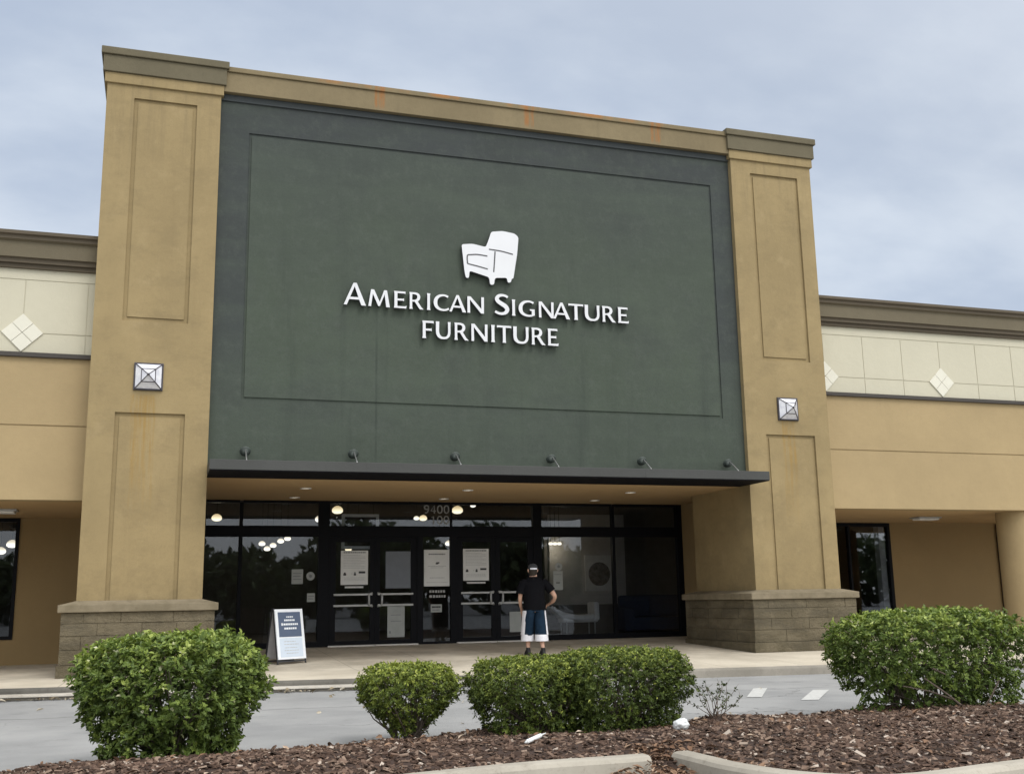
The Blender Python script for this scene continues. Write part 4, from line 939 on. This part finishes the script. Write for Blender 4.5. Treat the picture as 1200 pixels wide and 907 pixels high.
while len(pts) < 1300:
    x, y = r.gauss(4.95,.28), r.uniform(-11.85,-11.40); pts.append((x,y,street_z(x,y)+.012+r.random()*.09*math.exp(-((x-5.0)/.3)**2)))
while len(pts) < 2100:
    x, y = r.uniform(0,12), r.uniform(-12.8,-9.0); d = inside_dist(x,y)
    if d > .05: pts.append((x,y,mulch_z(x,y,d)+.022))
chips('dry_leaf_litter', pts, DRYLEAF, .03,.075, 'dry brown leaves gathered in the kerb gap and over the mulch', 'leaf litter', .35, 8, .25, leaf=True)
pts = []
while len(pts) < 200:
    x = r.uniform(-4,6.2); y = -2.955-abs(r.gauss(0,.07)); pts.append((x,y,street_z(x,y)+.02))
while len(pts) < 225:
    x, y = r.uniform(-4,14), r.uniform(-8.6,-3.1); pts.append((x,y,street_z(x,y)+.008))
chips('gutter_debris', pts, PALELEAF, .05,.10, 'pale dead leaves lying along the gutter by the sidewalk', 'leaf litter', .5, 9, .3, leaf=True)
# island kerb, swept
def sweep(path, prof, closed_ends=True):
    P = [Vector(p) for p in cat([(a,b,0) for a,b in path], 6)]; rows = []
    for i, p in enumerate(P):
        d = (P[min(i+1,len(P)-1)]-P[max(i-1,0)]).normalized(); nrm = Vector((d.y,-d.x,0)); rows.append([(p.x+nrm.x*o,p.y+nrm.y*o,z) for o,z in prof])
    m = len(prof); k = MB(); k.add([q for w_ in rows for q in w_], [(i*m+j, (i+1)*m+j, (i+1)*m+j+1, i*m+j+1) for i in range(len(P)-1) for j in range(m-1)])
    k.add(rows[0], [tuple(range(m))]); k.add(rows[-1], [tuple(range(m-1,-1,-1))]); return k
kp = [(-.02,-.35),(-.02,-.105),(0,-.088),(.10,-.088),(.135,-.098),(.155,-.125),(.175,-.40)]
k = sweep([(.1,-11.5),(1.0,-11.72),(2.2,-11.62),(3.2,-11.37),(4.08,-11.22),(4.75,-11.21),(5.04,-11.20)], kp); structure(k.build('island_kerb', ISLANDKERB, smooth=False))
k = sweep([(5.44,-11.20),(5.47,-11.6),(5.50,-11.95),(5.66,-12.42),(5.98,-12.76),(6.44,-12.83),(7.5,-12.65),(10,-12.42),(14,-12.1),(16,-10.4)], kp); structure(k.build('island_kerb', ISLANDKERB))

# shrubs ----------------------------------------------------------------
def add_leaf(V, Fc, T, c, t, n, l, w, tint, fold=.25):
    b = n.cross(t).normalized(); i = len(V); u = n*l*fold*.5
    V += [c, c+t*l*.33+b*w*.5+u*.8, c+t*l*.72+b*w*.36+u*.6, c+t*l-n*l*.12, c+t*l*.72-b*w*.36+u*.6, c+t*l*.33-b*w*.5+u*.8]
    Fc += [(i,i+1,i+2,i+3),(i,i+3,i+4,i+5)]; T += [tint,tint]
def shrub(name, cx, cy, rx, ry, z0, z1, nsh, leaf_l, leaf_w, per, mat, label, seed, taper=.62, group=None, holes=(), top=.8, lump=.22, tintb=.3, rot=0, pw=3.0):
    r = random.Random(seed); H = z1-z0; root = empty(name, (cx,cy,mulch_z(cx,cy)))
    V, Fc, T = [], [], []; ends = []; zb = mulch_z(cx,cy)
    cnt = 0; tries = 0
    while cnt < nsh and tries < nsh*200:
        tries += 1
        u, v, h = r.uniform(-1.1,1.1), r.uniform(-1.1,1.1), r.uniform(0,1.06)
        wz = taper+(1-taper)*sm(0,.62,h)
        hz = abs(h-.42)/.6
        q = (abs(u/wz)**pw+abs(v/wz)**pw+(hz**5 if h > .42 else 0))
        lum = 1+lump*noise.noise((u*2.3+seed,v*2.3,h*2.6))+lump*.6*noise.noise((u*6,v*6+seed,h*5))
        q *= lum
        if q > 1.22 or (q > 1 and r.random() > .10*(1 if h > .3 else .5)): continue
        keep = min(1,q)**1.1 if h > .25 else (.25+.5*q)*.85
        if noise.noise((u*3.1+9,v*3.1,h*3.4+seed*.7)) < -.26 and h < .9: keep *= .12
        for (hu,hh,hr) in holes:
            if math.hypot((u-hu)*rx, (h-hh)*H) < hr and (hh < .4 or v < .1): keep *= .10
        if r.random() > keep+.04: continue
        p = Vector((u*rx, v*ry, z0-zb+h*H)); 
        out = Vector((u/ rx*.6, v/ry*.6, (h-.35)*1.7 if h > .3 else -.1)).normalized()
        ax = (out*.9+Vector((0,0,.55))+Vector((r.gauss(0,.4),r.gauss(0,.4),r.gauss(0,.3)))).normalized()
        e1 = ax.orthogonal().normalized(); e2 = ax.cross(e1)
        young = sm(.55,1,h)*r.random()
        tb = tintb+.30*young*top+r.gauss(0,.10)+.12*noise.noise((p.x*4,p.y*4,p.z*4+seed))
        ph = r.random()*6.28
        for k_ in range(per):
            a = ph+2.4*k_; open_ = R(r.uniform(38,80)); rad = e1*math.cos(a)+e2*math.sin(a)
            t = (ax*math.cos(open_)+rad*math.sin(open_)).normalized(); n = (ax*math.sin(open_)-rad*math.cos(open_)).normalized()
            l = leaf_l*r.uniform(.45,1.3); c = p-ax*leaf_l*.5*(k_/per)+Vector((r.gauss(0,.2),r.gauss(0,.2),r.gauss(0,.2)))*leaf_l
            tn = tb+r.gauss(0,.08)+(.18 if k_ < 2 and young > .35 else 0)
            if r.random() < .012: tn = r.choice((1,.97,.05))
            add_leaf(V, Fc, T, c, t, n, l, leaf_w*r.uniform(.75,1.2), min(1,max(0,tn)))
        if cnt % 9 == 0: ends.append(p)
        cnt += 1
    mb = MB(); mb.v = [tuple(v) for v in V]; mb.f = Fc; mb.m = [0]*len(Fc); mb.t = T
    mb.build('foliage', mat, root, local=True, tint=True)
    k = MB(); nst = 7
    stems = [Vector((r.uniform(-.5,.5)*rx*taper, r.uniform(-.4,.4)*ry*taper, -.02)) for _ in range(nst)]
    for e in ends[:90]:
        s = min(stems, key=lambda s_: (s_.xy-e.xy).length+r.uniform(0,.3)); m_ = s.lerp(e, .5)+Vector((r.gauss(0,.03),r.gauss(0,.03),H*.03)); k.tube([s, s.lerp(m_,.5)+Vector((r.gauss(0,.015),r.gauss(0,.015),.02)), m_, e], [.011,.008,.006,.003], 5, False)
    k.build('stem', BRANCH, root, local=True)
    return tag(root, label, 'shrub', group)
SH = 'clipped shrubs on the mulch island'
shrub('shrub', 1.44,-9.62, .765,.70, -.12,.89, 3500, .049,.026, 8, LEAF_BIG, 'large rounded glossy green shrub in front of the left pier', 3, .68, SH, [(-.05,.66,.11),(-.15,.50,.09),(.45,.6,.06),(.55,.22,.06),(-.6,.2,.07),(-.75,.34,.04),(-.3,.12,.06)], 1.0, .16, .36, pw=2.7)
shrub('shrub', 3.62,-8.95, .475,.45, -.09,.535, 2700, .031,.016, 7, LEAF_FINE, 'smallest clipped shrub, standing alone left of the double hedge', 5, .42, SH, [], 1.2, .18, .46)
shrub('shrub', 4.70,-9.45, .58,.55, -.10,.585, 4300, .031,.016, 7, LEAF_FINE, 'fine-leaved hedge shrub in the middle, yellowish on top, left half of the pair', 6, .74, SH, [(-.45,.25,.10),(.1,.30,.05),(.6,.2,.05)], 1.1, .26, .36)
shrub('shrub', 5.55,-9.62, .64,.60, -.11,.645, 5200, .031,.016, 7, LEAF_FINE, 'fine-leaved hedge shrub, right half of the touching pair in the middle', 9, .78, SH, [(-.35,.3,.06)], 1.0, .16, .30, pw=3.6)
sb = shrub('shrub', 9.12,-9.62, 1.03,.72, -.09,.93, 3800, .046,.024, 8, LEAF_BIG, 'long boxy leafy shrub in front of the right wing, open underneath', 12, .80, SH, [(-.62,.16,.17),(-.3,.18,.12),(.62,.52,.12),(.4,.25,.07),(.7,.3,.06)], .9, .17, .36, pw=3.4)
k = MB(); zz = .06
for pts_ in ([(-.05,-.55,.0),(-.2,-.6,.12),(-.5,-.62,.22),(-.8,-.6,.28)], [(-.1,-.6,.05),(-.35,-.66,.2),(-.6,-.68,.35)], [(.1,-.6,.0),(.18,-.66,.12),(.28,-.7,.30)], [(.25,-.3,.2),(.45,-.4,.5),(.7,-.5,.62)], [(.1,-.2,.0),(.35,-.35,.3),(.62,-.45,.52)], [(-.7,-.55,.62),(-.5,-.66,.45),(-.35,-.68,.38)]):
    k.tube(pts_, [.011,.009,.007,.004][:len(pts_)], 6)
k.build('bare_branch', TWIG, sb, local=True)
# sparse half-dead plant
tx, ty = 6.60,-9.55; TP = empty('bare_plant', (tx,ty,mulch_z(tx,ty))); r = random.Random(4); k = MB(); V, Fc, T = [], [], []
for i in range(15):
    a = r.uniform(-1.3,1.3); p = Vector((r.gauss(0,.03),r.gauss(0,.03),0)); d = Vector((math.sin(a)*.8,r.gauss(0,.3),1)).normalized(); ptl = [p.copy()]
    for j in range(5):
        d = (d+Vector((r.gauss(0,.22),r.gauss(0,.22),r.gauss(0.02,.15)))).normalized(); p = p+d*r.uniform(.04,.085); ptl.append(p.copy())
        if j > 1:
            for _ in range(5):
                t = Vector((r.gauss(0,1),r.gauss(0,1),r.gauss(.3,.7))).normalized(); n = t.orthogonal().normalized(); add_leaf(V,Fc,T,p+t*.006,t,n,r.uniform(.02,.038),.013,r.uniform(.05,.4))
            if r.random() < .5: q = p+Vector((r.gauss(0,.05),r.gauss(0,.03),r.uniform(0,.07))); k.tube([p,q],[.002,.001],4,False)
    k.tube(ptl, [.005,.004,.0035,.003,.0025,.002], 5, False)
k.build('twig', TWIG, TP, local=True); mb = MB(); mb.v = [tuple(v) for v in V]; mb.f = Fc; mb.m = [0]*len(Fc); mb.t = T; mb.build('foliage', LEAF_FINE, TP, local=True, tint=True)
tag(TP, 'sparse half-dead twiggy plant between the middle hedge and the right shrub', 'plant')
# litter
lx, ly = 4.29,-10.72; o = empty('plastic_tube', (lx,ly,mulch_z(lx,ly)+.045)); o.rotation_euler = (0,R(-12),R(26)); o.scale = (.86,.72,.72)
k = MB(); k.tube([(-.105,0,0),(-.10,0,0),(.09,0,0),(.095,0,0)], [.020,.024,.024,.020], 14); k.build('body', PLASTIC, o, local=True, smooth=True)
k = MB(); k.tube([(.095,0,0),(.16,0,0)], [.010,.007], 8); k.tube([(-.13,0,0),(-.105,0,0)], [.012,.014], 8); k.build('tip', CRUMPLED, o, local=True, smooth=True)
tag(o, 'white plastic tube with a thin tip lying on the mulch', 'litter')
lx, ly = 5.72,-10.55; o = empty('crumpled_bag', (lx,ly,mulch_z(lx,ly))); o.scale = (.85,.85,.85); bm = bmesh.new(); bmesh.ops.create_icosphere(bm, subdivisions=4, radius=1)
for v in bm.verts:
    n_ = 1+.22*noise.noise(v.co*1.7)+.16*noise.noise(v.co*4.5)+.06*noise.noise(v.co*11); v.co = Vector((v.co.x*.085*n_, v.co.y*.075*n_, .048+v.co.z*.062*n_))
k = MB(); k.addbm(bm); k.build('wad', CRUMPLED, o, local=True, smooth=True); tag(o, 'crumpled whitish plastic bag at the right end of the middle hedge', 'litter')
lx, ly = 5.06,-11.62; o = empty('paper_scrap', (lx,ly,street_z(lx,ly)+.02), R(15)); k = MB(); n = 5
k.add([(-.04+.08*i/4,-.03+.06*j/4,.012+.018*math.sin(i*1.1+j)) for j in range(n) for i in range(n)]+[(-.04+.08*i/4,-.03+.06*j/4,.004+.018*math.sin(i*1.1+j)) for j in range(n) for i in range(n)], [(j*n+i,j*n+i+1,(j+1)*n+i+1,(j+1)*n+i) for j in range(4) for i in range(4)]+[(25+j*n+i,25+(j+1)*n+i,25+(j+1)*n+i+1,25+j*n+i+1) for j in range(4) for i in range(4)]); k.build('sheet', PLASTIC, o, local=True, smooth=True)
tag(o, 'small white paper scrap among leaves by the kerb gap', 'litter')

# wood across the parking lot, seen only as reflections in the glass
r = random.Random(31); V, Fc, T = [], [], []; k = MB()
for i in range(24):
    x = -60+i*5.6+r.uniform(-1.5,1.5); y = -66+r.uniform(-4,4); h = r.uniform(4.5,8.5); w_ = r.uniform(3.5,5.5)
    k.tube([(x,y,-.4),(x+.2,y,h*.3),(x,y+.3,h*.7)], [.3,.2,.1], 8)
    for _ in range(1100):
        d = Vector((r.gauss(0,1),r.gauss(0,1),r.gauss(0,1))).normalized(); q = r.random()**.4
        p = Vector((x,y,h*.5))+Vector((d.x*w_*q,d.y*w_*q,d.z*h*.5*q)); t = Vector((r.gauss(0,1),r.gauss(0,1),r.gauss(0,1))).normalized()
        add_leaf(V,Fc,T,p,t,t.orthogonal().normalized(),r.uniform(.6,1.1),.6,r.random())
k.cur = 1; i0 = len(k.v); k.v += [tuple(v) for v in V]; k.f += [tuple(i0+a for a in f) for f in Fc]; k.m += [1]*len(Fc); k.t += T
tag(k.build('far_wood', [BARK, LEAF_TREE], tint=True), 'dark line of trees beyond the parking lot, mirrored in the glass', 'trees', None, 'stuff')

# ------------------------------------------------------------------ sky, sun, camera
SUN_EL, SUN_AZ = 52, -72                                          # azimuth of the sun seen from the store: in front of it, a little to the right
wd = bpy.data.worlds.new('World'); SC.world = wd; wd.use_nodes = True; nt = wd.node_tree; nt.nodes.clear()
N = lambda t, **kw: (lambda o: ([setattr(o, a, b) for a, b in kw.items()], o)[1])(nt.nodes.new(t))
def mth(op, a, b=0.0, clamp=False):
    q = N('ShaderNodeMath', operation=op, use_clamp=clamp)
    for i, v in enumerate((a,b)):
        if isinstance(v, bpy.types.NodeSocket): nt.links.new(v, q.inputs[i])
        else: q.inputs[i].default_value = v
    return q.outputs[0]
def rngw(v, a, b, c=0., d=1.):
    q = N('ShaderNodeMapRange', interpolation_type='SMOOTHSTEP'); nt.links.new(v, q.inputs[0])
    for i, t in enumerate((a,b,c,d)): q.inputs[i+1].default_value = t
    return q.outputs[0]
def mixw(f, a, b):
    q = N('ShaderNodeMix', data_type='RGBA')
    for i, v in ((0,f),(6,a),(7,b)):
        if isinstance(v, bpy.types.NodeSocket): nt.links.new(v, q.inputs[i])
        else: q.inputs[i].default_value = v if i == 0 else (*v,1)
    return q.outputs[2]
sd = Vector((math.cos(R(SUN_EL))*math.cos(R(SUN_AZ)), math.cos(R(SUN_EL))*math.sin(R(SUN_AZ)), math.sin(R(SUN_EL))))
sky = N('ShaderNodeTexSky', sky_type='NISHITA'); sky.sun_disc = False; sky.sun_elevation = R(SUN_EL); sky.sun_rotation = math.atan2(sd.x, sd.y)
tc = N('ShaderNodeTexCoord').outputs['Generated']; sep = N('ShaderNodeSeparateXYZ'); nt.links.new(tc, sep.inputs[0])
den = mth('ADD', mth('MAXIMUM', sep.outputs[2], 0.0), .32); cmb = N('ShaderNodeCombineXYZ')
nt.links.new(mth('DIVIDE', sep.outputs[0], den), cmb.inputs[0]); nt.links.new(mth('DIVIDE', sep.outputs[1], den), cmb.inputs[1])
def nz(scale, det, off, rough=.55):
    mp = N('ShaderNodeMapping'); nt.links.new(cmb.outputs[0], mp.inputs[0]); mp.inputs['Location'].default_value = off; mp.inputs['Scale'].default_value = (1,1.5,1)
    q = N('ShaderNodeTexNoise'); q.inputs['Scale'].default_value = scale; q.inputs['Detail'].default_value = det; q.inputs['Roughness'].default_value = rough; nt.links.new(mp.outputs[0], q.inputs[0]); return q.outputs['Fac']
n1 = nz(1.05, 5, (.55,.25,0)); n2 = nz(3.0, 7, (5.1,3.3,0), .6)
cl = mth('ADD', mth('MULTIPLY', n1, .72), mth('MULTIPLY', n2, .28))
c = mixw(rngw(cl, .38, .62), (.48,.560,.695), (.71,.78,.875))
c = mixw(rngw(sep.outputs[2], .30, .0, 0, .45), c, (.76,.83,.90))
vd = N('ShaderNodeVectorMath', operation='DOT_PRODUCT'); nt.links.new(tc, vd.inputs[0]); vd.inputs[1].default_value = sd
glow = mth('MULTIPLY', rngw(vd.outputs['Value'], -.05, 1.0, 1.0, 2.9), 1.0)
c = mixw(rngw(vd.outputs['Value'], -.15, .55), c, (.69,.695,.695))       # the overcast is brightest where the sun stands behind it
sc_ = N('ShaderNodeVectorMath', operation='SCALE'); nt.links.new(c, sc_.inputs[0]); nt.links.new(glow, sc_.inputs['Scale'])
b1 = N('ShaderNodeBackground'); nt.links.new(sc_.outputs[0], b1.inputs[0]); b1.inputs[1].default_value = .92
b2 = N('ShaderNodeBackground'); nt.links.new(sky.outputs[0], b2.inputs[0]); b2.inputs[1].default_value = .10
mx = N('ShaderNodeMixShader'); mx.inputs[0].default_value = .10; nt.links.new(b1.outputs[0], mx.inputs[1]); nt.links.new(b2.outputs[0], mx.inputs[2])
ow = N('ShaderNodeOutputWorld'); nt.links.new(mx.outputs[0], ow.inputs[0])
sl = bpy.data.lights.new('sun', 'SUN'); sl.energy = 1.1; sl.angle = R(18); sl.color = (1,.97,.93); so_ = bpy.data.objects.new('sun', sl); COL.objects.link(so_)
so_.rotation_euler = sd.to_track_quat('Z', 'Y').to_euler(); so_.location = (10,-30,30)

cam = bpy.data.cameras.new('camera'); co = bpy.data.objects.new('camera', cam); COL.objects.link(co); SC.camera = co
r2 = Vector((.9510551,-.30854781,-.01710076)); u2 = Vector((-.04371925,-.18912757,.98097879)); fw = Vector((.30591308,.93221725,.19336022))
co.matrix_world = Matrix(((r2.x,u2.x,-fw.x,1.29195),(r2.y,u2.y,-fw.y,-19.42766),(r2.z,u2.z,-fw.z,1.14997),(0,0,0,1)))
cam.sensor_width = 36; cam.lens = 36*1.0445238; cam.clip_end = 2000; cam.clip_start = .05
vs = SC.view_settings; vs.view_transform = 'Standard'; vs.look = 'None'; vs.exposure = 0.18; vs.gamma = 1; vs.use_curve_mapping = False
SC.cycles.use_denoising = True; SC.cycles.max_bounces = 8; SC.cycles.transparent_max_bounces = 16
